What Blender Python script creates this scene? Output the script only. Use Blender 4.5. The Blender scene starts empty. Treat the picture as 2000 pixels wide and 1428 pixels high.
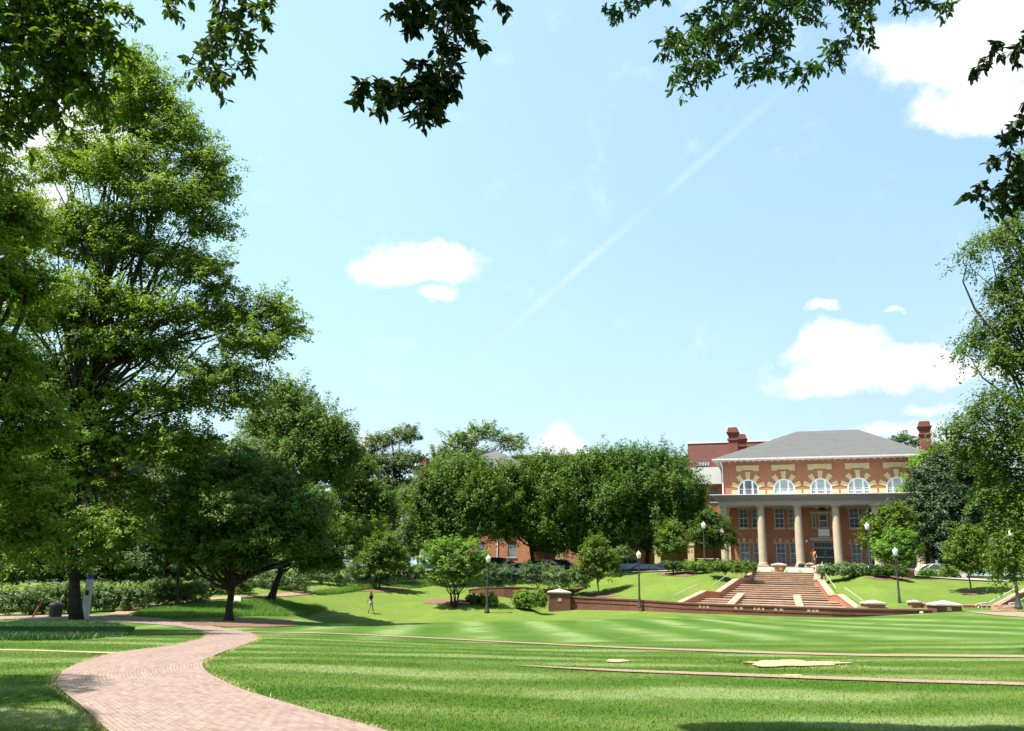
import bpy, math, random
import numpy as np
from mathutils import Vector, Matrix
R = math.radians
# ------------------------------------------------------------------ camera, sky, sun, exposure
scene = bpy.context.scene
col = scene.collection
FPX, CX, CY, EYE = 1650.0, 1000.0, 714.0, 1.65
PITCH, ROLL = math.atan(404 / 1650.0), R(1.15)
cam_d = bpy.data.cameras.new("camera"); cam = bpy.data.objects.new("camera", cam_d); col.objects.link(cam)
cam_d.sensor_fit = 'HORIZONTAL'; cam_d.sensor_width = 36; cam_d.lens = 36 * FPX / 2000
cam_d.clip_end = 6000; cam_d.clip_start = .05
cam.matrix_world = Matrix.Translation((0, 0, EYE)) @ Matrix.Rotation(math.pi / 2 + PITCH, 4, 'X') @ Matrix.Rotation(ROLL, 4, 'Z')
scene.camera = cam
SUN_DIR = Vector((-.93, -.36, 0)).normalized() * math.cos(R(64)) + Vector((0, 0, math.sin(R(64))))
sun_d = bpy.data.lights.new("sun", 'SUN'); sun_d.energy = 5.0; sun_d.angle = R(.53); sun_d.color = (1, .95, .86)
sun = bpy.data.objects.new("sun", sun_d); col.objects.link(sun)
sun.rotation_euler = SUN_DIR.to_track_quat('Z', 'Y').to_euler()
scene.view_settings.view_transform = 'Standard'; scene.view_settings.look = 'None'
scene.view_settings.exposure = 1.5; scene.view_settings.gamma = 1
scene.cycles.max_bounces = 6; scene.cycles.transparent_max_bounces = 6
scene.cycles.use_denoising = True

def ray(px, py):
    a = (px - CX) / FPX; b = -(py - CY) / FPX
    c, s = math.cos(ROLL), math.sin(ROLL)
    x = a * c - b * s; y = a * s + b * c
    cp, sp = math.cos(PITCH), math.sin(PITCH)
    return (x, cp - y * sp, sp + y * cp)
def P(px, py, Y):
    d = ray(px, py); t = Y / d[1]; return Vector((d[0] * t, Y, EYE + d[2] * t))

world = bpy.data.worlds.new("World"); scene.world = world; world.use_nodes = True
class NT:
    def __init__(s, nt): s.nt = nt; s.n = nt.nodes; s.l = nt.links
    def node(s, t, **k):
        n = s.n.new(t)
        for a, b in k.items(): setattr(n, a, b)
        return n
    def put(s, sock, v):
        if hasattr(v, 'is_output') or isinstance(v, bpy.types.NodeSocket): s.l.new(v, sock)
        elif v is not None: sock.default_value = v
    def math(s, op, a, b=None, c=None, clamp=False):
        n = s.node('ShaderNodeMath', operation=op, use_clamp=clamp)
        s.put(n.inputs[0], a); s.put(n.inputs[1], b); s.put(n.inputs[2], c); return n.outputs[0]
    def vmath(s, op, a, b=None, out=0):
        n = s.node('ShaderNodeVectorMath', operation=op)
        s.put(n.inputs[0], a); s.put(n.inputs[1], b); return n.outputs[out]
    def dot(s, a, b): return s.vmath('DOT_PRODUCT', a, b, 'Value')
    def noise(s, v, scale, detail=3, rough=.55, out='Fac', dist=0):
        n = s.node('ShaderNodeTexNoise'); s.put(n.inputs['Vector'], v)
        n.inputs['Scale'].default_value = scale; n.inputs['Detail'].default_value = detail
        n.inputs['Roughness'].default_value = rough; n.inputs['Distortion'].default_value = dist
        return n.outputs[out]
    def mix(s, f, a, b, mode='MIX'):
        n = s.node('ShaderNodeMix', data_type='RGBA', blend_type=mode)
        s.put(n.inputs[0], f); s.put(n.inputs[6], a); s.put(n.inputs[7], b); return n.outputs[2]
    def ramp(s, f, stops):
        n = s.node('ShaderNodeValToRGB'); s.put(n.inputs[0], f); e = n.color_ramp.elements
        while len(e) < len(stops): e.new(.5)
        for i, (p, c) in enumerate(stops):
            e[i].position = p; e[i].color = tuple(c) + (1,) if len(c) == 3 else c
        return n.outputs[0]
    def smooth(s, f, a, b):
        n = s.node('ShaderNodeMapRange', interpolation_type='SMOOTHSTEP')
        s.put(n.inputs[0], f); n.inputs[1].default_value = a; n.inputs[2].default_value = b
        n.inputs[3].default_value = 0; n.inputs[4].default_value = 1; return n.outputs[0]

w = NT(world.node_tree); w.n.clear()
sky = w.node('ShaderNodeTexSky', sky_type='NISHITA', sun_disc=False)
sky.sun_elevation = R(64); sky.sun_rotation = math.atan2(SUN_DIR.x, SUN_DIR.y)
sky.air_density = 1.0; sky.dust_density = 2.2; sky.ozone_density = .6
tc = w.node('ShaderNodeTexCoord').outputs['Generated']
nz = w.noise(tc, 9, 5, .6, 'Color')
warp = w.vmath('SUBTRACT', nz, (.5, .5, .5))
wn = w.node('ShaderNodeVectorMath', operation='SCALE'); w.put(wn.inputs[0], warp); wn.inputs['Scale'].default_value = .085
dirv = w.vmath('NORMALIZE', w.vmath('ADD', tc, wn.outputs[0]))
CLOUDS = [  # cx, cy, rx, ry in the photograph's pixels, opacity
 (850,515,95,32,1),(770,525,75,28,1),(720,515,45,30,.7),(830,568,45,16,.9),
 (1860,110,190,70,1),(1960,60,120,120,1),(1900,210,140,50,1),(1990,190,120,70,1),(1770,100,90,35,.85),
 (1660,735,150,38,1),(1640,690,80,45,1),(1790,720,110,38,1),(1900,725,90,22,.8),
 (1597,612,42,18,.9),(1735,612,28,9,.7),(1760,835,90,18,.6),(1790,795,60,16,.5),(1830,860,90,25,.6),
 (1100,885,68,52,1),(720,868,40,20,.9),(640,845,50,20,.5),(120,250,170,110,1),(60,400,90,80,.6),(200,330,60,50,.5)]
tot = None
for cx, cy, rx, ry, op in CLOUDS:
    c = Vector(ray(cx, cy)).normalized()
    r_ = Vector(ray(cx + 10, cy)).normalized() - Vector(ray(cx - 10, cy)).normalized(); r_.normalize()
    u_ = r_.cross(c); u_.normalize()
    k = 1 / FPX * c.dot(Vector(ray(CX, CY)).normalized())
    a = w.dot(dirv, tuple(r_ / (rx * k * 1.25))); b = w.dot(dirv, tuple(u_ / (ry * k * 1.25)))
    # the offset is zero at the lobe's centre because c is perpendicular to both
    m = w.math('ADD', w.math('MULTIPLY', a, a), w.math('MULTIPLY', b, b))
    m = w.math('SUBTRACT', 1.0, w.math('SQRT', m), clamp=True)
    m = w.math('MULTIPLY', m, op)
    m = w.math('MULTIPLY', m, w.math('GREATER_THAN', w.dot(dirv, tuple(c)), .5))
    tot = m if tot is None else w.math('MAXIMUM', tot, m)
n2 = w.noise(tc, 17, 9, .66)
cl = w.math('ADD', tot, w.math('MULTIPLY', w.math('SUBTRACT', n2, .5), .95))
cl = w.smooth(cl, .04, .58)
# vapour trail
d1, d2 = Vector(ray(1560, 150)).normalized(), Vector(ray(930, 700)).normalized()
nn = d1.cross(d2).normalized(); mid = (d1 + d2).normalized(); half = mid.dot(d1)
dist = w.math('ABSOLUTE', w.dot(tc, tuple(nn)))
along = w.smooth(w.dot(tc, tuple(mid)), half - .012, half + .05)
wid = w.math('SUBTRACT', 1.0, w.math('DIVIDE', dist, w.math('ADD', .0048, w.math('MULTIPLY', n2, .004))), clamp=True)
trail = w.math('MULTIPLY', w.math('MULTIPLY', wid, along), w.smooth(w.noise(tc, 11, 5, .65), .22, .72))
cirrus = w.math('MULTIPLY', w.smooth(w.noise(tc, 3.2, 5, .6), .45, .8), .22)
skyc = w.mix(1, sky.outputs[0], (.95, 1.1, 1.1, 1), 'MULTIPLY')
cloudc = w.mix(1, w.ramp(w.noise(tc, 18, 4), [(.3, (3.4, 3.5, 3.6)), (.7, (4.2, 4.2, 4.2))]), (1, 1, 1, 1), 'MULTIPLY')
sx0 = w.node('ShaderNodeSeparateXYZ'); w.l.new(tc, sx0.inputs[0])
veil = w.mix(w.smooth(sx0.outputs[0], -.35, .5), (1.9, 2.9, 3.0, 1), (1.5, 2.32, 3.1, 1))
skyc = w.mix(w.math('ADD', cirrus, .70), skyc, veil)
sz_ = w.node('ShaderNodeSeparateXYZ'); w.l.new(tc, sz_.inputs[0])
skyc = w.mix(w.math('MULTIPLY', w.smooth(sz_.outputs[2], .42, .02), .55), skyc, (2.5, 2.95, 3.0, 1))
skyc = w.mix(w.math('MULTIPLY', trail, .5, clamp=True), skyc, (3.5, 3.7, 3.8, 1))
skyc = w.mix(cl, skyc, cloudc)
bg = w.node('ShaderNodeBackground'); w.put(bg.inputs[0], skyc); bg.inputs[1].default_value = .118
out = w.node('ShaderNodeOutputWorld'); w.l.new(bg.outputs[0], out.inputs[0])

# ------------------------------------------------------------------ helpers
def tag(o, label=None, cat=None, group=None, kind=None):
    if label: o['label'] = label
    if cat: o['category'] = cat
    if group: o['group'] = group
    if kind: o['kind'] = kind
    return o
def empty(name, loc, rz=0):
    o = bpy.data.objects.new(name, None); o.empty_display_size = .2
    o.location = loc; o.rotation_euler = (0, 0, rz); col.objects.link(o); return o
def link(name, me, mats, parent=None, loc=None):
    o = bpy.data.objects.new(name, me); col.objects.link(o)
    for m in (mats if isinstance(mats, (list, tuple)) else [mats]): me.materials.append(m)
    if parent is not None: o.parent = parent
    if loc is not None: o.location = loc
    return o
class MB:
    def __init__(s): s.v = []; s.f = []; s.uv = None; s.mi = []; s.cur = 0
    def add(s, vs, fs):
        n = len(s.v); s.v += [tuple(p) for p in vs]
        s.f += [tuple(i + n for i in f) for f in fs]; s.mi += [s.cur] * len(fs); return s
    def box(s, x0, x1, y0, y1, z0, z1):
        return s.add([(x0,y0,z0),(x1,y0,z0),(x1,y1,z0),(x0,y1,z0),(x0,y0,z1),(x1,y0,z1),(x1,y1,z1),(x0,y1,z1)],
                     [(3,2,1,0),(4,5,6,7),(0,1,5,4),(1,2,6,5),(2,3,7,6),(3,0,4,7)])
    def hexa(s, p): # eight corners, bottom four then top four
        return s.add(p, [(3,2,1,0),(4,5,6,7),(0,1,5,4),(1,2,6,5),(2,3,7,6),(3,0,4,7)])
    def tube(s, pts, rad, n=8, cap=True):
        pts = [Vector(p) for p in pts]
        if not isinstance(rad, (list, tuple)): rad = [rad] * len(pts)
        vs = []; up = None
        for i, p in enumerate(pts):
            t = (pts[min(i + 1, len(pts) - 1)] - pts[max(i - 1, 0)])
            t = t.normalized() if t.length > 1e-9 else Vector((0, 0, 1))
            if up is None: up = t.orthogonal().normalized()
            up = (up - t * up.dot(t)); up = up.normalized() if up.length > 1e-6 else t.orthogonal().normalized()
            sd = t.cross(up)
            for k in range(n):
                a = 2 * math.pi * k / n; vs.append(p + (up * math.cos(a) + sd * math.sin(a)) * rad[i])
        fs = []
        for i in range(len(pts) - 1):
            for k in range(n):
                a = i * n + k; b = i * n + (k + 1) % n; fs.append((a, b, b + n, a + n))
        if cap: fs.append(tuple(range(n))[::-1]); fs.append(tuple(range(len(vs) - n, len(vs))))
        return s.add(vs, fs)
    def lathe(s, prof, c=(0, 0, 0), n=16):
        vs = []; fs = []
        for r, z in prof:
            for k in range(n):
                a = 2 * math.pi * k / n; vs.append((c[0] + r * math.cos(a), c[1] + r * math.sin(a), c[2] + z))
        for i in range(len(prof) - 1):
            for k in range(n):
                a = i * n + k; b = i * n + (k + 1) % n; fs.append((a, b, b + n, a + n))
        fs.append(tuple(range(n))[::-1]); fs.append(tuple(range(len(vs) - n, len(vs))))
        return s.add(vs, fs)
    def prism(s, poly, y0, y1): # polygon in x,z pushed along y
        n = len(poly)
        vs = [(x, y0, z) for x, z in poly] + [(x, y1, z) for x, z in poly]
        fs = [tuple(range(n)), tuple(range(n, 2 * n))[::-1]]
        fs += [(i, i + n, (i + 1) % n + n, (i + 1) % n) for i in range(n)]
        return s.add(vs, fs)
    def build(s, name, mats, parent=None, smooth=False, loc=None, fix=True):
        me = bpy.data.meshes.new(name); me.from_pydata(s.v, [], s.f)
        if any(s.mi): me.polygons.foreach_set('material_index', s.mi)
        if smooth: me.polygons.foreach_set('use_smooth', [True] * len(me.polygons))
        me.update()
        if fix:
            import bmesh
            b = bmesh.new(); b.from_mesh(me); bmesh.ops.recalc_face_normals(b, faces=b.faces); b.to_mesh(me); b.free()
        return link(name, me, mats, parent, loc)

MATS = {}
ALB = .84
def al(c): return tuple(q * ALB for q in c)
def mat(name, c, rough=.75, var=.12, scale=4., c2=None, bump=0., bscale=40., spec=.3, metal=0., coat=0.):
    if name in MATS: return MATS[name]
    m = bpy.data.materials.new(name); m.use_nodes = True; t = NT(m.node_tree)
    b = t.n['Principled BSDF']
    o = t.node('ShaderNodeTexCoord').outputs['Object']
    c = al(c); c2 = al(c2) if c2 else None
    c2_ = c2 or tuple(x * (1 - var * 2) for x in c)
    f = t.noise(o, scale, 5, .6); f = t.smooth(f, .3, .7)
    t.put(b.inputs['Base Color'], t.mix(f, tuple(c) + (1,), tuple(c2_) + (1,)))
    b.inputs['Roughness'].default_value = rough; b.inputs['Specular IOR Level'].default_value = spec
    b.inputs['Metallic'].default_value = metal; b.inputs['Coat Weight'].default_value = coat
    if bump:
        bn = t.node('ShaderNodeBump'); bn.inputs['Strength'].default_value = bump; bn.inputs['Distance'].default_value = .02
        t.put(bn.inputs['Height'], t.noise(o, bscale, 4)); t.l.new(bn.outputs[0], b.inputs['Normal'])
    MATS[name] = m; return m
def brick_mat(name, c1, c2, mortar, bw=.215, bh=.075, coord='wall', msize=.01, stain=.25, smooth=.1):
    c1, c2, mortar = al(c1), al(c2), al(mortar)
    m = bpy.data.materials.new(name); m.use_nodes = True; t = NT(m.node_tree); b = t.n['Principled BSDF']
    if coord == 'uv': v = t.node('ShaderNodeTexCoord').outputs['UV']
    else:
        sx = t.node('ShaderNodeSeparateXYZ'); t.l.new(t.node('ShaderNodeTexCoord').outputs['Object'], sx.inputs[0])
        cb = t.node('ShaderNodeCombineXYZ'); t.put(cb.inputs[0], t.math('ADD', sx.outputs[0], sx.outputs[1]))
        t.put(cb.inputs[1], sx.outputs[2]); v = cb.outputs[0]
    br = t.node('ShaderNodeTexBrick'); t.put(br.inputs['Vector'], v)
    br.inputs['Scale'].default_value = 1; br.inputs['Brick Width'].default_value = bw; br.inputs['Row Height'].default_value = bh
    br.inputs['Mortar Size'].default_value = msize; br.inputs['Mortar Smooth'].default_value = smooth; br.inputs['Bias'].default_value = -.1
    br.inputs['Color1'].default_value = tuple(c1) + (1,); br.inputs['Color2'].default_value = tuple(c2) + (1,)
    br.inputs['Mortar'].default_value = tuple(mortar) + (1,)
    n = t.smooth(t.noise(v, .9, 5, .65), .35, .75)
    n3 = t.smooth(t.noise(v, 5, 4, .6), .3, .8)
    c = t.mix(t.math('MULTIPLY', n, stain), br.outputs[0], tuple(x * .45 for x in c1) + (1,))
    c = t.mix(t.math('MULTIPLY', n3, stain * .8), c, tuple(min(1, x * 1.5) for x in c1) + (1,))
    t.put(b.inputs['Base Color'], c); b.inputs['Roughness'].default_value = .85; b.inputs['Specular IOR Level'].default_value = .2
    bn = t.node('ShaderNodeBump'); bn.inputs['Strength'].default_value = .4; bn.inputs['Distance'].default_value = .008
    t.put(bn.inputs['Height'], t.math('SUBTRACT', 1, br.outputs[1])); t.l.new(bn.outputs[0], b.inputs['Normal'])
    MATS[name] = m; return m

M_brick = brick_mat('red brick', (.37, .135, .072), (.29, .09, .048), (.33, .20, .14))
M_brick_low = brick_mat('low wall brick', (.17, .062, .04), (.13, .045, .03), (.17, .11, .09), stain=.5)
M_brick_far = brick_mat('dark plum brick', (.24, .085, .065), (.19, .065, .055), (.22, .13, .11))
M_brick_cop = brick_mat('brick coping', (.46, .24, .17), (.40, .195, .135), (.42, .29, .22), stain=.3)
M_pave = brick_mat('path pavers', (.265, .19, .158), (.205, .143, .118), (.10, .07, .058),   .205, .105, 'uv', .010, stain=.6, smooth=.3)
M_pave_red = brick_mat('red path brick', (.30, .19, .14), (.25, .155, .11), (.18, .12, .09), .20, .10, 'uv', .006, stain=.25)
M_cream = mat('cream limestone', (.56, .44, .25), .8, .08, 2.5, bump=.2)
M_colstone = mat('column stone', (.50, .40, .29), .8, .07, 1.5, bump=.15)
M_cap = mat('cap stone', (.46, .41, .33), .85, .15, 3, bump=.3)
M_white = mat('white paint', (.74, .74, .76), .5, .05, 3)
M_trim = mat('grey stone trim', (.36, .32, .32), .7, .08, 2)
M_roof = mat('slate shingles', (.098, .097, .098), .85, .07, 1.1, bump=.5, bscale=25)
M_roof2 = mat('pale wing shingles', (.20, .21, .19), .85, .07, 9, bump=.5, bscale=25)
M_glass = mat('window glass', (.02, .025, .03), .12, .3, .6, spec=.35)
M_blind = mat('window blinds', (.36, .41, .43), .7, .12, 3, spec=.5)
M_blind_dim = mat('half drawn blinds', (.16, .19, .21), .6, .35, 1.1, spec=.4)
M_iron = mat('black iron', (.03, .032, .033), .5, .2, 20)
M_post = mat('lamp post paint', (.055, .055, .05), .5, .15, 12)
M_globe = mat('white lamp globe', (.85, .84, .80), .25, .03, 5, spec=.5)
M_bark = mat('grey brown bark', (.10, .075, .055), .95, .3, 3, bump=.8, bscale=18)
M_bark2 = mat('pale bark', (.20, .17, .14), .95, .2, 3, bump=.6, bscale=18)
M_bark3 = mat('dark bark', (.045, .034, .026), .95, .3, 3, bump=.8, bscale=18)
M_mulch = mat('bark mulch', (.22, .12, .075), .95, .2, 14, (.10, .055, .035), bump=1, bscale=60)
M_sand = mat('bare sandy soil', (.42, .31, .19), .95, .1, 3, (.33, .25, .13), bump=.4, bscale=40)
M_rail = mat('pale steel rail', (.50, .50, .44), .35, .05, 4, metal=.3)
M_conc = mat('pale concrete', (.36, .31, .25), .85, .1, 3)
M_steel = mat('grey steel', (.3, .3, .3), .5)

# ------------------------------------------------------------------ terrain
CTRL = []
def cp(px, py, Y): p = P(px, py, Y); CTRL.append(tuple(p))
for x, y, z in [(-12,-6,0),(0,-6,0),(12,-6,0),(-5,6,0),(0,7,0),(5,7,0),(-9,9,-.05),(9,9,0),(-30,0,.1),(30,0,.1)]: CTRL.append((x, y, z))
for a in [(200,1428,8.5),(735,1425,8.6),(108,1335,12.0),(395,1305,14.0),(0,1270,17.5),(225,1275,17.5),(450,1240,27),
          (900,1340,12.5),(1100,1290,18),(1500,1282,22),(1500,1322,14.5),(2000,1337,14),(2000,1283,22),(900,1255,27),(1450,1240,32),
          (150,1210,43),(0,1212,42),(258,1204,47),(445,1215,43),(527,1176,58),(620,1160,66),(380,1168,60),(60,1200,50),(250,1190,53),(0,1185,60),
          (722,1198,65),(600,1206,58),(600,1226,40),(900,1215,50),(738,1150,73),(840,1175,70),(781,1134,84),(805,1128,86),(880,1170,70),
          (951,1197,65),(1010,1192,67),(1063,1190,69),
          (1870,1194,48),(1960,1196,46),(2050,1204,44),(1780,1210,46),(1600,1213,48),(1300,1208,50),(1400,1225,40),(2000,1240,32),
          (1110,1168,72),(1168,1164,73),(1240,1175,68),(1330,1179,64.5),(1530,1186,61.5),(1720,1189,59.5),(1820,1190,58.5),
          (1249,1150,71),(1350,1150,69),(1700,1160,64),(1800,1158,65),(1895,1158,65),(1960,1148,66),(1020,1165,74),(1010,1140,78),(930,1165,70),
          (1300,1119,78),(1230,1122,79),(1377,1117,74),(1440,1118,73),(1698,1125,68.5),(1620,1126,69),(1760,1128,70),(1850,1131,72),(1950,1133,74),(1150,1130,80),
          (1060,1126,82),(900,1150,78)]: cp(*a)
for x, y, z in [(-60,60,-.4),(-45,55,-.9),(-30,68,-.2),(-20,80,.8),(-10,95,1.7),(-60,100,1.5),(5,92,1.8),(18,90,1.9),(33,84,2.05),(45,84,2.1),(60,80,2.2),
                (20,100,2),(40,100,2.2),(60,60,1.2),(70,100,2.2),(0,120,2),(60,30,.3),(50,45,.6),(-60,30,-.6),(-30,30,-.6),(-22,40,-1),(60,0,.2),(-60,0,.1),
                (0,-60,0),(-150,-60,0),(150,-60,0),(0,160,2),(-150,160,1.5),(150,160,2.2),(150,50,1),(-150,50,0)]: CTRL.append((x, y, z))
CT = np.array(CTRL); _n = len(CT)
def _phi(r2): return np.where(r2 > 1e-9, .5 * r2 * np.log(np.maximum(r2, 1e-9)), 0)
_S = 30.; _cx = CT[:, :2] / _S
_K = _phi(((_cx[:, None] - _cx[None]) ** 2).sum(-1)) + np.eye(_n) * .00002
_Pm = np.hstack([np.ones((_n, 1)), _cx]); _A = np.block([[_K, _Pm], [_Pm.T, np.zeros((3, 3))]])
_W = np.linalg.solve(_A, np.concatenate([CT[:, 2], [0, 0, 0]]))
def TZ(x, y):
    x = np.asarray(x, float); y = np.asarray(y, float); sh = x.shape
    q = np.stack([np.clip(x.ravel(), -150, 150), np.clip(y.ravel(), -60, 160)], 1) / _S
    o = np.empty(len(q))
    for i in range(0, len(q), 20000):
        a = q[i:i + 20000]
        o[i:i + 20000] = _phi(((a[:, None] - _cx[None]) ** 2).sum(-1)) @ _W[:_n] + _W[_n] + a @ _W[_n + 1:]
    return o.reshape(sh)
CARVE = []
_TZ0 = TZ
def TZ(x, y):
    x = np.asarray(x, float); y = np.asarray(y, float); z = _TZ0(x, y)
    for fn in CARVE: z = fn(x, y, z)
    return z
def tz(x, y): return float(TZ(np.array([x]), np.array([y]))[0])
def G(px, py, lo=5, hi=110):
    "where the line of sight through this pixel first meets the ground"
    d = ray(px, py); Y = np.arange(lo, hi, .12); t = Y / d[1]
    dz = EYE + d[2] * t - TZ(d[0] * t, Y)
    k = np.where(dz <= 0)[0]
    if len(k) == 0: i = len(Y) - 1
    else: i = int(k[0])
    if i > 0 and len(k):
        f = dz[i - 1] / (dz[i - 1] - dz[i] + 1e-12); yy = Y[i - 1] + f * .12
    else: yy = Y[i]
    x = d[0] / d[1] * yy; return Vector((x, yy, tz(x, yy)))
def onT(p, dz=0): return Vector((p.x, p.y, tz(p.x, p.y) + dz))

def axis(lo, hi, step, far, grow=1.35):
    a = list(np.arange(lo, hi + 1e-6, step)); s = step
    while a[-1] < far: s *= grow; a.append(a[-1] + s)
    s = step
    while a[0] > -far: s *= grow; a.insert(0, a[0] - s)
    return np.array(a)
def grid_mesh(name, X, Y, Z):
    ny, nx = X.shape; v = np.stack([X, Y, Z], -1).reshape(-1, 3)
    i = np.arange((ny - 1) * (nx - 1)); r, c = i // (nx - 1), i % (nx - 1); a = r * nx + c
    f = np.stack([a, a + 1, a + 1 + nx, a + nx], 1)
    me = bpy.data.meshes.new(name); me.vertices.add(len(v)); me.vertices.foreach_set('co', v.astype('f').ravel())
    me.loops.add(f.size); me.loops.foreach_set('vertex_index', f.astype('i').ravel())
    me.polygons.add(len(f)); me.polygons.foreach_set('loop_start', np.arange(0, f.size, 4, dtype='i'))
    me.polygons.foreach_set('use_smooth', np.ones(len(f), bool))
    me.update(calc_edges=True); return me
def lawn_mat():
    m = bpy.data.materials.new('mown lawn'); m.use_nodes = True; t = NT(m.node_tree); b = t.n['Principled BSDF']
    o = t.node('ShaderNodeTexCoord').outputs['Object']
    sx = t.node('ShaderNodeSeparateXYZ'); t.l.new(o, sx.inputs[0]); X, Y = sx.outputs[0], sx.outputs[1]
    wob = t.math('MULTIPLY', t.math('SUBTRACT', t.noise(o, .07, 3), .5), 7.)
    wob2 = t.math('MULTIPLY', t.math('SUBTRACT', t.noise(o, .5, 3), .5), .7)
    # near passes of the mower bend across the view, far ones run down the bowl
    pa = t.math('ADD', t.math('ADD', Y, wob), t.math('MULTIPLY', X, -.12)); pa = t.math('ADD', pa, wob2)
    xo = t.math('SUBTRACT', X, 12)
    pb = t.math('ADD', t.math('ADD', t.math('MULTIPLY', Y, .06), t.math('MULTIPLY', wob, .22)), X); pb = t.math('ADD', t.math('ADD', pb, t.math('MULTIPLY', t.math('MULTIPLY', t.smooth(X, 9, 24), t.math('SUBTRACT', Y, 46)), .42)), t.math('MULTIPLY', wob2, .6))
    sa = t.math('SINE', t.math('MULTIPLY', pa, 2 * math.pi / 2.3)); sa = t.math('ADD', sa, t.math('MULTIPLY', t.math('SINE', t.math('ADD', t.math('MULTIPLY', pa, 1.1), t.math('MULTIPLY', X, .5))), .6)); sb = t.math('SINE', t.math('MULTIPLY', pb, 2 * math.pi / 3.3))
    sel = t.smooth(t.math('ADD', Y, t.math('MULTIPLY', wob, .8)), 23, 32)
    s = t.math('ADD', t.math('MULTIPLY', sa, t.math('SUBTRACT', 1, sel)), t.math('MULTIPLY', sb, sel))
    s = t.math('MULTIPLY', s, t.smooth(t.noise(o, .35, 3), .3, .6))
    s = t.math('MULTIPLY', s, t.smooth(Y, 62, 55))
    thin = t.smooth(t.math('ADD', s, t.math('MULTIPLY', t.noise(o, 2.5, 4, .7), .5)), .55, 1.25)
    st = t.smooth(s, -.7, .9)
    c = t.mix(st, (.056, .130, .009, 1), (.145, .215, .050, 1))
    c = t.mix(t.math('MULTIPLY', thin, .75), c, (.215, .285, .12, 1))
    pt = t.smooth(t.noise(o, .16, 4, .6), .45, .75)
    c = t.mix(t.math('MULTIPLY', pt, .45), c, (.115, .175, .02, 1))
    br_ = t.smooth(t.noise(o, .45, 5, .65), .38, .68)
    slope = t.smooth(Y, 54, 66); c = t.mix(t.math('MULTIPLY', t.math('MULTIPLY', slope, t.math('ADD', .4, t.math('MULTIPLY', br_, .5))), 1.0), c, (.175, .228, .038, 1))
    c = t.mix(t.math('MULTIPLY', t.smooth(t.noise(o, 1.3, 4, .6), .5, .8), .3), c, (.20, .24, .055, 1))
    fine = t.noise(o, 55, 3, .7); mid_ = t.noise(o, 9, 4, .7)
    c = t.mix(t.smooth(fine, .3, .75), c, t.mix(1, c, (.52, .58, .5, 1), 'MULTIPLY'))
    c = t.mix(t.math('MULTIPLY', t.smooth(mid_, .35, .8), .5), c, t.mix(1, c, (.65, .7, .6, 1), 'MULTIPLY'))
    c = t.mix(1, c, (.86, .86, .86, 1), 'MULTIPLY')
    t.put(b.inputs['Base Color'], c); b.inputs['Roughness'].default_value = .9; b.inputs['Specular IOR Level'].default_value = .15
    bn = t.node('ShaderNodeBump'); bn.inputs['Strength'].default_value = .8; bn.inputs['Distance'].default_value = .03
    t.put(bn.inputs['Height'], t.math('ADD', fine, mid_)); t.l.new(bn.outputs[0], b.inputs['Normal'])
    return m
M_lawn = lawn_mat()
M_blade = lawn_mat(); M_blade.name = 'mown grass blades'
for nd_ in M_blade.node_tree.nodes:
    if nd_.type == 'MIX' and abs(nd_.inputs[7].default_value[0] - .86) < 1e-4: nd_.inputs[7].default_value = (1.45, 1.28, .9, 1)
# cut for the stairs (their own sloping trench), in the hall's frame
_ps = R(20)
STV = [66.0, 66.9, 69.6, 70.4, 73.2, 74.0, 76.6, 80.0]
STZ = [-.95, -.95, -.35, -.35, .6, .6, 1.6, 1.6]
def _stair_cut(x, y, z):
    v = x * math.sin(_ps) + y * math.cos(_ps); u = x * math.cos(_ps) - y * math.sin(_ps)
    lo = np.interp(v, STV, STU0); hi = np.interp(v, STV, STU1); zz = np.interp(v, STV, STZ)
    w = np.clip(np.minimum(u - lo, hi - u) / .25 + .5, 0, 1) * ((v > 63.0) & (v < 79.7))
    zz = np.where(v < 66.9, -.95, zz)
    return z * (1 - w) + np.minimum(z, zz) * w
def _bu(px, py, D):
    d = ray(px, py); t = D / (d[0] * math.sin(_ps) + d[1] * math.cos(_ps)); return d[0] * t * math.cos(_ps) - d[1] * t * math.sin(_ps)
STU0 = [_bu(1330,1177,66.9) + .3] * 2 + [_bu(1379,1152,69.6), _bu(1405,1155,70.4), _bu(1446,1128,73.2), _bu(1463,1130,74), _bu(1475,1104,76.6), _bu(1475,1104,76.6)]
STU1 = [_bu(1671,1187,66.9) - .3] * 2 + [_bu(1635,1161,69.6), _bu(1619,1163,70.4), _bu(1597,1131,73.2), _bu(1590,1131,74), _bu(1593,1106,76.6), _bu(1593,1106,76.6)]
STU0 = [a - .2 for a in STU0]; STU1 = [a + .2 for a in STU1]
CARVE.append(_stair_cut)
_wp = [(1040,1189,1161,70.8),(1084,1189,1163,70.5),(1150,1190.5,1167,69.3),(1230,1192.5,1170.5,67.2),(1330,1197,1177,63.3),(1430,1200,1180.5,61.2),(1530,1204,1184,59.8),(1625,1206.5,1187,58.6),(1720,1208.5,1189.5,58),(1800,1208,1190.5,57.5),(1850,1205,1191,57.2),(1900,1200,1191,57.2)]
_w0 = np.array([(P(a, b, d)[0], d, P(a, b, d)[2], P(a, c, d)[2]) for a, b, c, d in _wp])
_w0[:, 1] += .42
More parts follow.
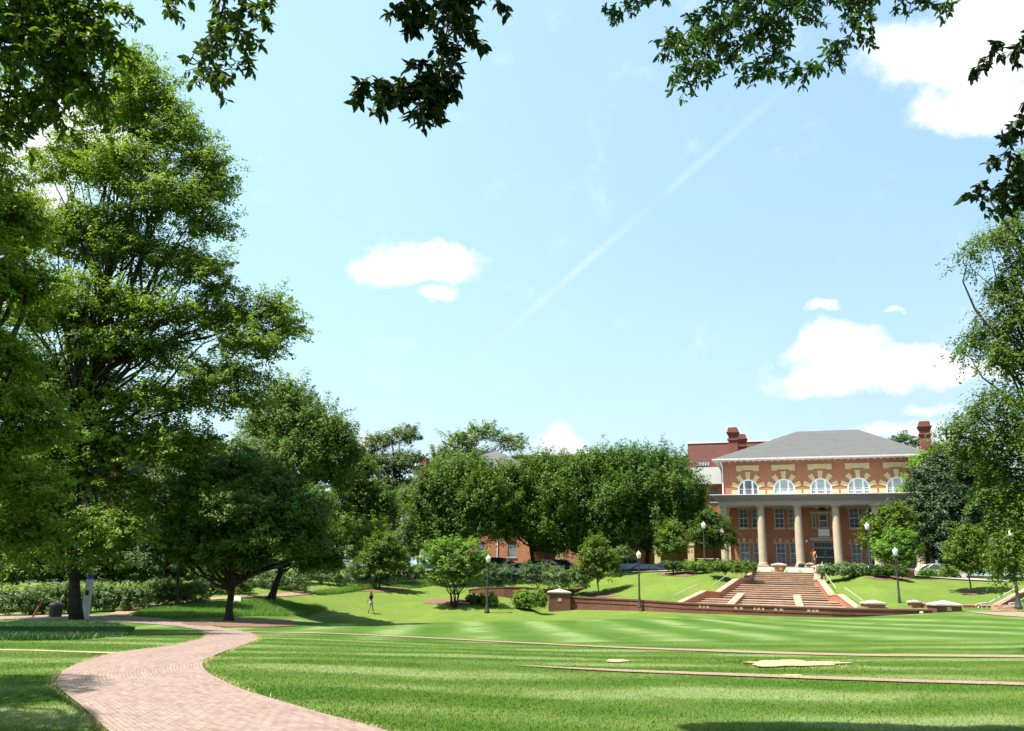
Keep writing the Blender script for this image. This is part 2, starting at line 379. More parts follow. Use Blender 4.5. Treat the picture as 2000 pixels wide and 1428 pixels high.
def _wall_step(x, y, z):
    Yw = np.interp(x, _w0[:, 0], _w0[:, 1]); zb = np.interp(x, _w0[:, 0], _w0[:, 2]); zt = np.interp(x, _w0[:, 0], _w0[:, 3]) - .2
    d = Yw - y; zw = _TZ0(x, Yw); tap = np.clip((x - _w0[0, 0]) / .6, 0, 1) * np.clip((_w0[-1, 0] - x) / 3, 0, 1)
    f = np.where(d > 0, (zb - zw) * np.exp(-np.maximum(d, 0) / 4), (zt - zw) * np.exp(-np.maximum(-d, 0) / 1.3))
    return z + f * tap
def _bank(x, y, z):  # lawn kept just under the copings beside the stairs
    v = x * math.sin(_ps) + y * math.cos(_ps); u = x * math.cos(_ps) - y * math.sin(_ps)
    lo = np.interp(v, STV, STU0); hi = np.interp(v, STV, STU1); zc_ = np.interp(v, [66.0, 66.9, 69.6, 70.4, 73.2, 74.0, 76.6, 78], [-.35, -.28, .5, .5, 1.5, 1.5, 2.3, 2.4])
    d = np.maximum(lo - u, u - hi); lim = zc_ - .22 + .22 * np.maximum(0, d - .7)
    return np.where((v > 65.5) & (v < 77.8) & (d > -1), np.minimum(z, lim), z)
CARVE.insert(0, _bank); CARVE.insert(0, _wall_step)
gx, gy = np.meshgrid(np.unique(np.concatenate([axis(-62, 66, .4, 2500), np.arange(2, 36, .18)])), np.unique(np.concatenate([axis(2, 100, .4, 2500), np.arange(54, 72, .18)])))
ground = link('ground', grid_mesh('ground', gx, gy, TZ(gx, gy)), M_lawn); tag(ground, kind='structure')

def resample(pts, n):
    a = np.array([tuple(p)[:2] for p in pts]); s = np.concatenate([[0], np.cumsum(np.linalg.norm(np.diff(a, axis=0), axis=1))])
    q = np.linspace(0, s[-1], n)
    def sm(k):
        t = q; return np.interp(t, s, a[:, k])
    o = np.stack([sm(0), sm(1)], 1)
    return o
def smooth_line(a, it=6):
    for _ in range(it): a[1:-1] = a[1:-1] * .5 + (a[:-2] + a[2:]) * .25
    return a
def ribbon(name, left, right, m, lift=.02, n=90, k=9, pixels=True, smooth=8):
    if pixels: left = [G(*p) for p in left]; right = [G(*p) for p in right]
    L = smooth_line(resample(left, n), smooth); Rr = smooth_line(resample(right, n), smooth)
    t = np.linspace(0, 1, k)[None, :, None]; g = L[:, None] * (1 - t) + Rr[:, None] * t
    x, y = g[..., 0], g[..., 1]; me = grid_mesh(name, x, y, TZ(x, y) + lift)
    mid_ = (L + Rr) / 2; s = np.concatenate([[0], np.cumsum(np.linalg.norm(np.diff(mid_, axis=0), axis=1))])
    wd = np.median(np.linalg.norm(L - Rr, axis=1))
    uvs = np.stack([np.repeat(s[:, None], k, 1), np.repeat(np.linspace(0, wd, k)[None], n, 0)], -1).reshape(-1, 2)
    uv = me.uv_layers.new(name='UVMap'); li = np.empty(len(me.loops), 'i'); me.loops.foreach_get('vertex_index', li)
    uv.data.foreach_set('uv', uvs[li].astype('f').ravel())
    o = link(name, me, m); tag(o, kind='structure'); return o, L, Rr
path_l = [(230,1445),(205,1428),(150,1375),(112,1345),(108,1332),(122,1312),(165,1292),(225,1276),(330,1263),(390,1250),(407,1240),(392,1231),(350,1224),(290,1219),(210,1214),(150,1212),(60,1211),(-60,1211)]
path_r = [(800,1445),(735,1424),(640,1402),(560,1376),(470,1349),(415,1322),(396,1308),(396,1292),(435,1275),(480,1260),(503,1249),(500,1241),(470,1233),(420,1224),(360,1214),(300,1208),(240,1203),(150,1201),(60,1202),(-60,1202)]
path, PL, PR = ribbon('path', path_l, path_r, M_pave, .02, 220, 15, smooth=5)
br_l = [(200,1204),(225,1196),(262,1186),(330,1176),(400,1169),(470,1165),(540,1160),(600,1156),(680,1148),(740,1141),(800,1132),(845,1124)]
br_r = [(246,1206),(252,1199),(290,1190),(345,1180),(405,1173),(470,1170),(545,1166),(615,1160),(690,1151),(745,1144),(800,1135),(850,1127)]
ribbon('path', br_l, br_r, M_pave_red, .045, 120, 5)
M_thin = brick_mat('pale worn path brick', (.29, .195, .145), (.24, .155, .11), (.18, .125, .09), .20, .10, 'uv', .006, stain=.3)
ribbon('path', [(455,1234),(640,1237),(900,1249),(1200,1264),(1450,1272),(1700,1279),(2050,1281)],
       [(455,1235.5),(640,1238.5),(900,1251),(1200,1266.5),(1450,1276),(1700,1283),(2050,1286)], M_thin, .02, 120, 3)
ribbon('path', [(1010,1300.5),(1062,1303.2),(1200,1309),(1400,1316),(1600,1323),(1800,1330),(2060,1337)],
       [(1010,1301),(1062,1305.2),(1200,1313),(1400,1321),(1600,1328.5),(1800,1335),(2060,1343)], M_thin, .02, 120, 3)
ribbon('path', [(470,1202),(560,1202),(660,1200),(760,1199)], [(470,1203),(560,1203),(660,1201.2),(760,1199.1)], M_thin, .02, 60, 3)
ribbon('path', [(-40,1269),(60,1270),(150,1273),(235,1275)], [(-40,1271),(60,1272),(150,1275),(235,1278)], M_sand, .012, 60, 3)
ribbon('path', [(1890,1196),(1950,1197),(2060,1198)], [(1890,1197),(1950,1203),(2060,1210)], M_pave_red, .03, 60, 5)

def patch(name, cx, cy, rx, ry, m, lift=.018, jag=.15, seed=1, bulge=0, nn=40):
    rnd = random.Random(seed); mb = MB(); c = G(cx, cy); vs = [(c.x, c.y, c.z + lift + bulge)]
    ph = [rnd.uniform(0, 6.28) for _ in range(4)]
    for rr in (.5, 1.):
        for k in range(nn):
            a = 2 * math.pi * k / nn; j = 1 + jag * (math.sin(3 * a + ph[0]) * .5 + math.sin(5 * a + ph[1]) * .35 + math.sin(9 * a + ph[2]) * .3 + rnd.uniform(-.2, .2))
            p = G(cx + rx * math.cos(a) * j, cy + ry * math.sin(a) * j)
            p = c + (p - c) * rr; vs.append((p.x, p.y, tz(p.x, p.y) + lift * (1 if rr == 1 else 1.2) + bulge * (1 - rr * rr)))
    fs = [(0, 1 + k, 1 + (k + 1) % nn) for k in range(nn)] + [(1 + k, 1 + nn + k, 1 + nn + (k + 1) % nn, 1 + (k + 1) % nn) for k in range(nn)]
    mb.add(vs, fs); o = mb.build(name, m, smooth=True); tag(o, kind='structure'); return o
patch('bare_soil', 1548, 1298, 92, 6, M_sand, .03, seed=3, jag=.3); patch('bare_soil', 1205, 1292, 22, 2.5, M_sand, seed=4)
patch('bare_soil', 1545, 1321, 22, 2, M_sand, seed=5)
patch('mulch_bed', 478, 1218, 110, 8, M_mulch, .03, seed=6); patch('mulch_bed', 745, 1152, 52, 5, M_mulch, .03, seed=7)
patch('mulch_bed', 885, 1176, 62, 5, M_mulch, .03, seed=8); patch('mulch_bed', 1175, 1164, 34, 3, M_mulch, .03, seed=9)
patch('mulch_bed', 1325, 1122, 40, 4, M_mulch, .03, seed=10); patch('mulch_bed', 1900, 1157, 32, 5, M_mulch, .03, seed=11)
patch('mulch_bed', 1740, 1129, 48, 4, M_mulch, .03, seed=12); patch('mulch_bed', 110, 1240, 130, 8, M_mulch, .02, seed=13)

# ------------------------------------------------------------------ leaves
def leaf_mat(name, c1, c2, trans=.3, rough=.5, spec=.35, tcol=None):
    m = bpy.data.materials.new(name); m.use_nodes = True; t = NT(m.node_tree); b = t.n['Principled BSDF']
    g = t.node('ShaderNodeNewGeometry'); ri = g.outputs['Random Per Island']
    o = t.node('ShaderNodeTexCoord').outputs['Object']
    c1 = tuple(q * .66 for q in c1); c2 = tuple(q * .90 for q in c2)
    f = t.math('ADD', t.math('MULTIPLY', ri, .6), t.math('MULTIPLY', t.smooth(t.noise(o, .55, 3), .3, .7), .4))
    c = t.mix(f, tuple(c1) + (1,), tuple(c2) + (1,))
    orn = t.node('ShaderNodeObjectInfo').outputs['Random']
    c = t.mix(1, c, t.ramp(orn, [(0, (.80, .92, .95)), (.5, (1, 1, 1)), (1, (1.0, .97, .78))]), 'MULTIPLY')
    t.put(b.inputs['Base Color'], c); b.inputs['Roughness'].default_value = rough; b.inputs['Specular IOR Level'].default_value = spec
    tr = t.node('ShaderNodeBsdfTranslucent'); t.put(tr.inputs[0], t.mix(1, c, tcol or (1.5, 1.5, .6, 1), 'MULTIPLY'))
    mx = t.node('ShaderNodeMixShader'); mx.inputs[0].default_value = trans
    t.l.new(b.outputs[0], mx.inputs[1]); t.l.new(tr.outputs[0], mx.inputs[2]); t.l.new(mx.outputs[0], t.n['Material Output'].inputs[0])
    MATS[name] = m; return m
L_mid = leaf_mat('mid green leaves', (.05, .11, .010), (.15, .225, .022), .3, .5, .22)
L_row = leaf_mat('deep green leaves', (.030, .085, .009), (.115, .205, .022), .3, .5, .2)
L_dark = leaf_mat('dark green leaves', (.028, .075, .008), (.09, .155, .018), .3, .5, .22)
L_bright = leaf_mat('yellow green leaves', (.11, .23, .02), (.19, .32, .035), .4)
L_pale = leaf_mat('pale green leaves', (.09, .16, .045), (.16, .24, .08), .35)
L_grey = leaf_mat('grey green leaves', (.06, .105, .028), (.14, .19, .07), .25, .5, .25)
L_mag = leaf_mat('glossy evergreen leaves', (.03, .06, .02), (.075, .12, .045), .08, .5, .22)
L_near = leaf_mat('near silhouette dark leaves', (.012, .028, .006), (.022, .045, .009), .12, .5, .2)  # silhouette darkness against the bright sky put into the leaf colour
L_near2 = leaf_mat('near olive leaves', (.03, .065, .008), (.07, .12, .016), .35, .5, .25)
L_cyp = leaf_mat('feathery green leaves', (.06, .125, .011), (.25, .345, .034), .42, .5, .2)
L_cover = leaf_mat('ground cover blades', (.10, .22, .03), (.17, .31, .05), .3)

def leaf_mesh(name, pos, nrm, size, aspect=.5, seed=0, droop=.2, pointed=False, dirs=None):
    n = len(pos); rg = np.random.default_rng(seed)
    nrm = nrm / np.maximum(np.linalg.norm(nrm, axis=1, keepdims=True), 1e-6)
    r = rg.normal(size=(n, 3)) if dirs is None else dirs + rg.normal(size=(n, 3)) * .35
    r[:, 2] -= droop
    d = r - nrm * (r * nrm).sum(1, keepdims=True); d /= np.maximum(np.linalg.norm(d, axis=1, keepdims=True), 1e-6)
    s = np.cross(nrm, d); L = (size * rg.uniform(.65, 1.3, n))[:, None]; W = L * aspect * .5
    if pointed:
        fold = nrm * L * .10
        V = np.stack([pos, pos + d * L * .3 + s * W * .92 + fold, pos + d * L * .68 + s * W * .75 + fold * .7, pos + d * L - nrm * L * .06,
                      pos + d * L * .68 - s * W * .75 + fold * .7, pos + d * L * .3 - s * W * .92 + fold, pos + d * L * .5], 1)
        F = np.array([[0, 1, 6], [1, 2, 6], [2, 3, 6], [3, 4, 6], [4, 5, 6], [5, 0, 6]]); k = 7
    else:
        fold = nrm * L * .13
        V = np.stack([pos - d * L * .5, pos + s * W + fold, pos + d * L * .5, pos - s * W + fold], 1)
        F = np.array([[0, 1, 2], [0, 2, 3]]); k = 4
    f = (np.arange(n)[:, None, None] * k + F[None]).reshape(-1, 3); v = V.reshape(-1, 3)
    me = bpy.data.meshes.new(name); me.vertices.add(len(v)); me.vertices.foreach_set('co', v.astype('f').ravel())
    me.loops.add(f.size); me.loops.foreach_set('vertex_index', f.astype('i').ravel())
    me.polygons.add(len(f)); me.polygons.foreach_set('loop_start', np.arange(0, f.size, 3, dtype='i'))
    me.update(calc_edges=True); return me

def wiggle(a, b, rg, n=5, amp=.06, sag=0):
    a = np.array(a, float); b = np.array(b, float); L = np.linalg.norm(b - a); o = []
    ph = rg.normal(size=3) * amp * L; ph2 = rg.normal(size=3) * amp * .5 * L
    for i in range(n + 1):
        t = i / n; o.append(a + (b - a) * t + ph * math.sin(math.pi * t) + ph2 * math.sin(2 * math.pi * t) + np.array([0, 0, sag * L * math.sin(math.pi * t)]))
    return o

def tree(name, label, cat, base, Y, lobes, leaf=.2, n=20000, lm=None, bm=None, r=.2, seed=1, group=None, clump=.6, flat=.5,
         stems=1, fork=.35, inner=.35, limbs=26, base_z=None, aspect=.5, upn=1.0, lean=(0, 0), limbr=1., twigs=0, outn=.7, droopy=0., root_at=None, spread=1.04, elong=.9, edir=(1, .5), fill=()):
    """lobes: cx, cy, rx, ry in photo pixels (+ optional depth offset, weight); each gets its own distance and thickness"""
    rg = np.random.default_rng(seed)
    if root_at is not None: bp = Vector(root_at)
    else:
        p = P(base[0], base[1], Y); bp = Vector((p.x, p.y, tz(p.x, p.y) - .05))
    if base_z is not None: bp.z = base_z
    root = empty(name, bp); tag(root, label, cat, group)
    LB = []
    for l in lobes:
        cx, cy, rx, ry = l[:4]; dY = l[4] if len(l) > 4 else 0; wt = l[5] if len(l) > 5 else 1
        c = np.array(P(cx, cy, Y + dY)) - np.array(bp); k = (Y + dY) / FPX * 1.02
        LB.append((c, np.array([rx * k, (rx + ry) * .5 * k, ry * k]), wt))
    area = np.array([(b[1][0] * b[1][2]) ** .8 * b[2] for b in LB]); area /= area.sum()
    for l in fill:
        c = np.array(P(l[0], l[1], Y)) - np.array(bp); k = Y / FPX
        LB.append((c, np.array([l[2] * k, min(l[2], l[3]) * k, l[3] * k]), l[4]))
    per = 0; pos = []; nr = []; tips = []
    nper = max(12, int(26 * (clump / leaf) ** 1.35 * .55))
    nc_tot = max(8, n // nper)
    for (c, rad, wt), a in zip(LB, area):
        nc = max(3, int(nc_tot * a))
        u = rg.normal(size=(nc, 3)); u /= np.linalg.norm(u, axis=1, keepdims=True)
        u[:, 2] = np.where(u[:, 2] < -.55, u[:, 2] * -.6, u[:, 2])
        rr = np.where(rg.random(nc) < inner, rg.uniform(.2, .8, nc), rg.uniform(.72, 1.0, nc) * rg.uniform(.85, spread, nc))
        cc = c + u * rr[:, None] * rad
        tips.append(cc)
        cs = clump * rg.uniform(.45, 1.5, nc)
        g = rg.normal(size=(nc, nper, 3)); g /= np.linalg.norm(g, axis=2, keepdims=True); g *= (rg.random((nc, nper, 1)) ** .45)
        g[..., 2] *= flat; gg = g * cs[:, None, None]
        out = u * np.array([1, 1, .35]) * edir[0] + np.array([0, 0, edir[1]]) + rg.normal(size=(nc, 3)) * .35
        out /= np.linalg.norm(out, axis=1, keepdims=True); tt_ = rg.random((nc, nper, 1)) ** 1.2
        gg = gg * (1.05 - .75 * tt_) + out[:, None] * (tt_ * 1.6 - .4) * (cs * elong)[:, None, None]
        gg[..., 2] -= droopy * (np.linalg.norm(gg[..., :2], axis=2) ** 1.3)
        # each clump tilts its own way
        til = rg.normal(size=(nc, 2)) * .25
        gg[..., 2] += gg[..., 0] * til[:, None, 0] + gg[..., 1] * til[:, None, 1]
        pos.append((cc[:, None] + gg).reshape(-1, 3))
        nn_ = g * .8 + u[:, None] * outn + np.array([0, 0, upn]) + rg.normal(size=(nc, nper, 3)) * .55
        nr.append(nn_.reshape(-1, 3))
    pos = np.concatenate(pos); nr = np.concatenate(nr); tips = np.concatenate(tips)
    me = leaf_mesh('crown', pos, nr, leaf, aspect, seed); link('crown', me, lm or L_mid, root)
    # trunk and limbs
    mb = MB(); cen = sum(b[0] * a for b, a in zip(LB, area)); low = min(b[0][2] - b[1][2] for b in LB)
    top = max(b[0][2] + b[1][2] for b in LB)
    fz = max(.25, low + (top - low) * (fork - .3)) if fork is not None else low
    for s in range(stems):
        ang = 2 * math.pi * s / max(1, stems) + .4
        b0 = np.array([math.cos(ang) * r * 1.1, math.sin(ang) * r * 1.1, 0]) if stems > 1 else np.zeros(3)
        f = np.array([cen[0] * .35 + lean[0], cen[1] * .35 + lean[1], fz])
        if stems > 1: f = f + np.array([math.cos(ang), math.sin(ang), 0]) * (fz * .35)
        rs = r if stems == 1 else r * .45
        ptsT = wiggle(b0, f, rg, 6, .02)
        mb.tube(ptsT, [rs * (1.45 if i == 0 else 1.12 if i == 1 else 1 - .05 * i) for i in range(7)], 10)
        topP = np.array([cen[0] + lean[0] * .5, cen[1], top * .9 if stems == 1 else top * .8])
        if stems == 1: mb.tube(wiggle(f, topP, rg, 7, .03), [rs * .72 * (1 - i / 7.6) + .012 for i in range(8)], 8)
        k = max(3, limbs // stems)
        sel = tips[rg.choice(len(tips), min(len(tips), k), replace=False)]
        for q in sel:
            if stems == 1:
                zz = min(max(fz, fz + (q[2] - fz) * rg.uniform(.1, .6)), top * .85); tt = (zz - fz) / max(.01, (topP[2] - fz))
                st = f + (topP - f) * tt
            else: st = f; tt = .2
            rl = max(.012, rs * .42 * limbr * (1 - tt * .75))
            q2 = q * .96 + st * .04
            w_ = wiggle(st, q2, rg, 5, .07, -.03 if q[2] > st[2] else .05)
            mb.tube(w_, [rl * (1 - i / 5.8) for i in range(6)], 6, False)
            for _ in range(twigs):
                i = rg.integers(2, 5); e = w_[i] + rg.normal(size=3) * clump * 1.2; e[2] += clump * .4
                mb.tube(wiggle(w_[i], e, rg, 3, .08), [rl * .3, rl * .22, rl * .14, rl * .06], 5, False)
    mb.build('trunk', bm or M_bark, root, smooth=True, fix=False)
    return root
# ------------------------------------------------------------------ main building
PSI = R(20); AX = (math.sin(PSI), math.cos(PSI)); RX = (math.cos(PSI), -math.sin(PSI)); V0 = 95.5
def B(px, py, D):
    d = ray(px, py); t = D / (d[0] * AX[0] + d[1] * AX[1]); x, y = d[0] * t, d[1] * t
    return x * RX[0] + y * RX[1], EYE + d[2] * t
def BW(u, v, z): return Vector((u * RX[0] + v * AX[0], u * RX[1] + v * AX[1], z))
def facade(mb, x0, x1, z0, z1, ops, y=0, rev=.22):
    """wall sheet in the plane y with true openings; an opening is (xa, xb, zbottom, ztop_function)"""
    xs = {x0, x1}
    for xa, xb, zb, zt, ns in ops:
        for i in range(ns + 1): xs.add(xa + (xb - xa) * i / ns)
    xs = sorted(xs)
    for a, b in zip(xs[:-1], xs[1:]):
        if b - a < 1e-5: continue
        m = (a + b) / 2; act = sorted([o for o in ops if o[0] - 1e-6 < m < o[1] + 1e-6], key=lambda o: o[2])
        la = lb = z0
        for o in act:
            mb.add([(a, y, la), (b, y, lb), (b, y, o[2]), (a, y, o[2])], [(0, 1, 2, 3)])
            mb.add([(a, y, o[3](a)), (b, y, o[3](b)), (b, y + rev, o[3](b)), (a, y + rev, o[3](a))], [(0, 1, 2, 3)])
            mb.add([(a, y, o[2]), (b, y, o[2]), (b, y + rev, o[2]), (a, y + rev, o[2])], [(3, 2, 1, 0)])
            la, lb = o[3](a), o[3](b)
        mb.add([(a, y, la), (b, y, lb), (b, y, z1), (a, y, z1)], [(0, 1, 2, 3)])
    for xa, xb, zb, zt, ns in ops:
        mb.add([(xa, y, zb), (xa, y, zt(xa + 1e-4)), (xa, y + rev, zt(xa + 1e-4)), (xa, y + rev, zb)], [(0, 1, 2, 3)])
        mb.add([(xb, y, zb), (xb, y, zt(xb - 1e-4)), (xb, y + rev, zt(xb - 1e-4)), (xb, y + rev, zb)], [(3, 2, 1, 0)])

xl = B(1409, 930, V0)[0]; arch_u = [B(x, 950, V0)[0] for x in (1461.5, 1532, 1604, 1677.5, 1753)]
a0 = arch_u[0]; sp = (arch_u[4] - arch_u[0]) / 4; arch_u = [a0 + sp * i for i in range(5)]
xr = arch_u[4] + (arch_u[0] - xl)
zc = B(1600, 969, V0)[1]           # porch roof line against the wall
ze = B(1600, 896, V0)[1]           # eaves
zar = zc + .78; AR = 1.10          # springing line and radius of the arched windows
W_DEP = 15.
main = empty('brick_hall', BW(0, V0, 0), -PSI)
tag(main, 'three storey red brick hall with a columned portico and slate hipped roof', 'building')
ops = []
for u in arch_u:
    ops.append((u - AR, u + AR, zc + .08, (lambda x, u=u: zar + math.sqrt(max(0, AR * AR - (x - u) ** 2))), 24))
z2b, z2t = B(1450, 1031, V0)[1], B(1450, 994, V0)[1]
z1b, z1t = 2.95, B(1450, 1060, V0)[1]
flat = lambda z: (lambda x: z)
win2 = []; WW = .47
for i, u in enumerate(arch_u):
    if i == 2: continue
    for s in (-.68, .68):
        win2.append((u + s, z2b, z2t)); ops.append((u + s - WW, u + s + WW, z2b, flat(z2t), 1))
        ops.append((u + s - WW, u + s + WW, z1b + .15, flat(z1t), 1)); win2.append((u + s, z1b + .15, z1t))
uc = arch_u[2]
ops.append((uc - 1.15, uc + 1.15, 2.82, flat(5.35), 1))
ops.append((uc - .42, uc + .42, z2b + .05, flat(z2t - .55), 1))
ops.append((uc - 1.1, uc - .72, z2b + .05, flat(z2t - .55), 1)); ops.append((uc + .72, uc + 1.1, z2b + .05, flat(z2t - .55), 1))
ops.append((uc - .42, uc + .42, z2t - .28, (lambda x: z2t - .28 + math.sqrt(max(0.0001, .42 ** 2 - (x - uc) ** 2))), 12))
mb = MB(); facade(mb, xl, xr, .5, ze - .02, ops)
mb.add([(xl, 0, .5), (xl, 0, ze - .02), (xl, W_DEP, ze - .02), (xl, W_DEP, .5)], [(0, 1, 2, 3)])
mb.add([(xr, 0, .5), (xr, 0, ze - .02), (xr, W_DEP, ze - .02), (xr, W_DEP, .5)], [(3, 2, 1, 0)])
mb.add([(xl, W_DEP, .5), (xr, W_DEP, .5), (xr, W_DEP, ze - .02), (xl, W_DEP, ze - .02)], [(3, 2, 1, 0)])
mb.build('wall', M_brick, main, fix=False)
# inside walls stop daylight passing straight through
mb = MB(); mb.box(xl + .3, xr - .3, 1.6, 1.7, .6, ze - .1); mb.build('inner_wall', mat('dim interior plaster', (.12, .11, .10)), main)
# dressed stone
def stone(poly, d=.05, nm='voussoir'):
    q = MB(); q.prism(poly, -d, .01); q.build(nm, M_cream, main)
def stone_box(nm, *a):
    q = MB(); q.box(*a); q.build(nm, M_cream, main)
for u in arch_u:
    for ang in (90, 55, 125, 20, 160):
        c_, s_ = math.cos(R(ang)), math.sin(R(ang)); r0, r1 = AR + .0, AR + (.80 if ang == 90 else .70)
        w0, w1 = .17, .27; px_, pz_ = -s_, c_
        stone([(u + c_ * r0 + px_ * w0, zar + s_ * r0 + pz_ * w0), (u + c_ * r0 - px_ * w0, zar + s_ * r0 - pz_ * w0),
               (u + c_ * r1 - px_ * w1, zar + s_ * r1 - pz_ * w1), (u + c_ * r1 + px_ * w1, zar + s_ * r1 + pz_ * w1)][::-1])
    for s in (-1, 1):
        xa, xb = sorted((u + s * AR, u + s * (AR + .66))); stone_box('quoin_block', xa, xb, -.05, .01, zar - .48, zar - .06)
    zt_ = ze - .55
    stone([(u - 1.2, zt_ - .62), (u - .62, zt_ - .62), (u - .62, zt_ - .5), (u + .62, zt_ - .5), (u + .62, zt_ - .62), (u + 1.2, zt_ - .62), (u + 1.2, zt_), (u - 1.2, zt_)], .05, 'stone_panel')
for (u, zb, zt) in win2: # flared key stones and sills
    stone([(u - .10, zt + .05), (u + .10, zt + .05), (u + .17, zt + .48), (u - .17, zt + .48)], .05, 'keystone')
    for s in (-1, 1):
        stone([(u + s * .50, zt - .05), (u + s * .66, zt - .05), (u + s * .60, zt + .42), (u + s * .52, zt + .42)][::s], .05, 'corner_stone')
for ang in (90, 40, 140):
    c_, s_ = math.cos(R(ang)), math.sin(R(ang)); zq = z2t - .28
    stone([(uc + c_ * .45 - s_ * .12, zq + s_ * .45 + c_ * .12), (uc + c_ * .45 + s_ * .12, zq + s_ * .45 - c_ * .12),
              (uc + c_ * .85 + s_ * .2, zq + s_ * .85 - c_ * .2), (uc + c_ * .85 - s_ * .2, zq + s_ * .85 + c_ * .2)][::-1])
stone_box('lintel', uc - 1.3, uc + 1.3, -.09, .01, z2t - .5, z2t - .33)
mb = MB(); mb.prism([(uc - 1.45, 5.45), (uc + 1.45, 5.45), (uc + 1.45, 5.78), (uc, 5.98), (uc - 1.45, 5.78)], -.12, .01); mb.build('door_hood', M_trim, main)
mb = MB(); mb.box(uc - .55, uc + .55, -.06, .01, z2b - .85, z2b - .12); mb.build('plaque', M_white, main)

def sash(u, z0, z1, hw, y=.12, blind=M_blind, part='window', mid=True, frame_m=M_white, cols=1, sill=True, drawn=1.):
    f = MB(); t = .055
    f.box(u - hw, u - hw + t, y, y + .06, z0, z1); f.box(u + hw - t, u + hw, y, y + .06, z0, z1)
    f.box(u - hw + t, u + hw - t, y, y + .06, z1 - t, z1); f.box(u - hw + t, u + hw - t, y, y + .06, z0, z0 + t)
    if mid: f.box(u - hw + t, u + hw - t, y + .005, y + .05, (z0 + z1) / 2 - .03, (z0 + z1) / 2 + .03)
    for k in range(1, cols): xx = u - hw + 2 * hw * k / cols; f.box(xx - .012, xx + .012, y + .008, y + .045, z0 + t, z1 - t)
    if cols > 1:
        for zz in (.25, .75): f.box(u - hw + t, u + hw - t, y + .01, y + .043, z0 + (z1 - z0) * zz - .012, z0 + (z1 - z0) * zz + .012)
    o = f.build(part, frame_m, main)
    p = MB(); p.box(u - hw + .01, u + hw - .01, y + .022, y + .03, z0 + .01, z1 - .01); p.build('pane', M_glass if blind is None else blind, o)
    if sill: s = MB(); s.box(u - hw - .12, u + hw + .12, -.10, .10, z0 - .16, z0 - .005); s.build('sill', M_cream, o)
    return o
blinds = [None, M_blind, M_blind_dim]
for i, (u, zb, zt) in enumerate(win2):
    lower = zb < 5
    sash(u, zb, zt, WW, blind=(M_blind_dim if lower else [None, None, None, M_blind_dim][(i // 2) % 4]), cols=2, sill=not lower)
sash(uc, z2b + .05, z2t - .55, .42, blind=M_blind_dim, sill=False); 
for s in (-.91, .91): sash(uc + s, z2b + .05, z2t - .55, .19, blind=M_blind_dim, sill=False, mid=False)
mbx = MB(); mbx.box(uc - 1.25, uc + 1.25, -.1, .1, z2b - .09, z2b + .04); mbx.build('sill', M_trim, main)
mbx = MB(); mbx.prism([(uc + .4 * math.cos(R(a)), z2t - .27 + .4 * math.sin(R(a))) for a in range(0, 181, 15)], .12, .14); mbx.build('fanlight', M_glass, main)
# arched windows: a curved frame, two heavy mullions, three sashes
for i, u in enumerate(arch_u):
    f = MB(); zb = zc + .08; n = 20
    arc = lambda r: [(u + r, zb)] + [(u + r * math.cos(math.pi * k / n), zar + r * math.sin(math.pi * k / n)) for k in range(n + 1)] + [(u - r, zb)]
    A, Bq = arc(AR), arc(AR - .13)
    for k in range(len(A) - 1):
        (x0, z0), (x1, z1), (x2, z2), (x3, z3) = A[k], A[k + 1], Bq[k + 1], Bq[k]
        f.hexa([(x0, -.02, z0), (x3, -.02, z3), (x3, .16, z3), (x0, .16, z0), (x1, -.02, z1), (x2, -.02, z2), (x2, .16, z2), (x1, .16, z1)])
    for s in (-1, 1):
        f.box(u + s * .44 - .10, u + s * .44 + .10, .04, .14, zb + .001, zar + .9)
        f.box(min(u + s * .54, u + s * .97), max(u + s * .54, u + s * .97), .07, .12, zar + .02, zar + .08)
    f.box(u - .34, u + .34, .07, .12, zar + .02, zar + .08); f.box(u - AR + .13, u + AR - .13, .03, .13, zb, zb + .07)
    o = f.build('window', M_white, main)
    split = [1e9, .25, .48, .42, .5][i]
    def zone(name, m, za, zz, y):
        q = MB(); pts = []
        for k in range(-10, 11):
            x = k / 10 * (AR - .12); top = min(zz, zar + math.sqrt(max(0, (AR - .12) ** 2 - x * x)))
            pts.append((x, max(za, top)))
        q.prism([(u - AR + .12, za)] + [(u + AR - .12, za)] + [(u + x, t_) for x, t_ in pts[::-1]], y, y + .01); return q.build(name, m, o)
    if i == 0: zone('pane', M_blind_dim, zb + .01, 99, .10)
    else:
        zone('pane', M_blind, zb + split + .006, 99, .10); zone('pane', M_glass, zb + .01, zb + split, .101)
        g = MB()
        for kx in range(-8, 9):
            if abs(kx) in (4,): continue
            g.box(u + kx * .115 - .012, u + kx * .115 + .012, .085, .099, zb + .07, zb + split)
        g.box(u - .98, u + .98, .084, .098, zb + split * .5, zb + split * .5 + .025); g.box(u - .98, u + .98, .084, .098, zb + split, zb + split + .05)
        g.build('glazing_bar', M_white, o)
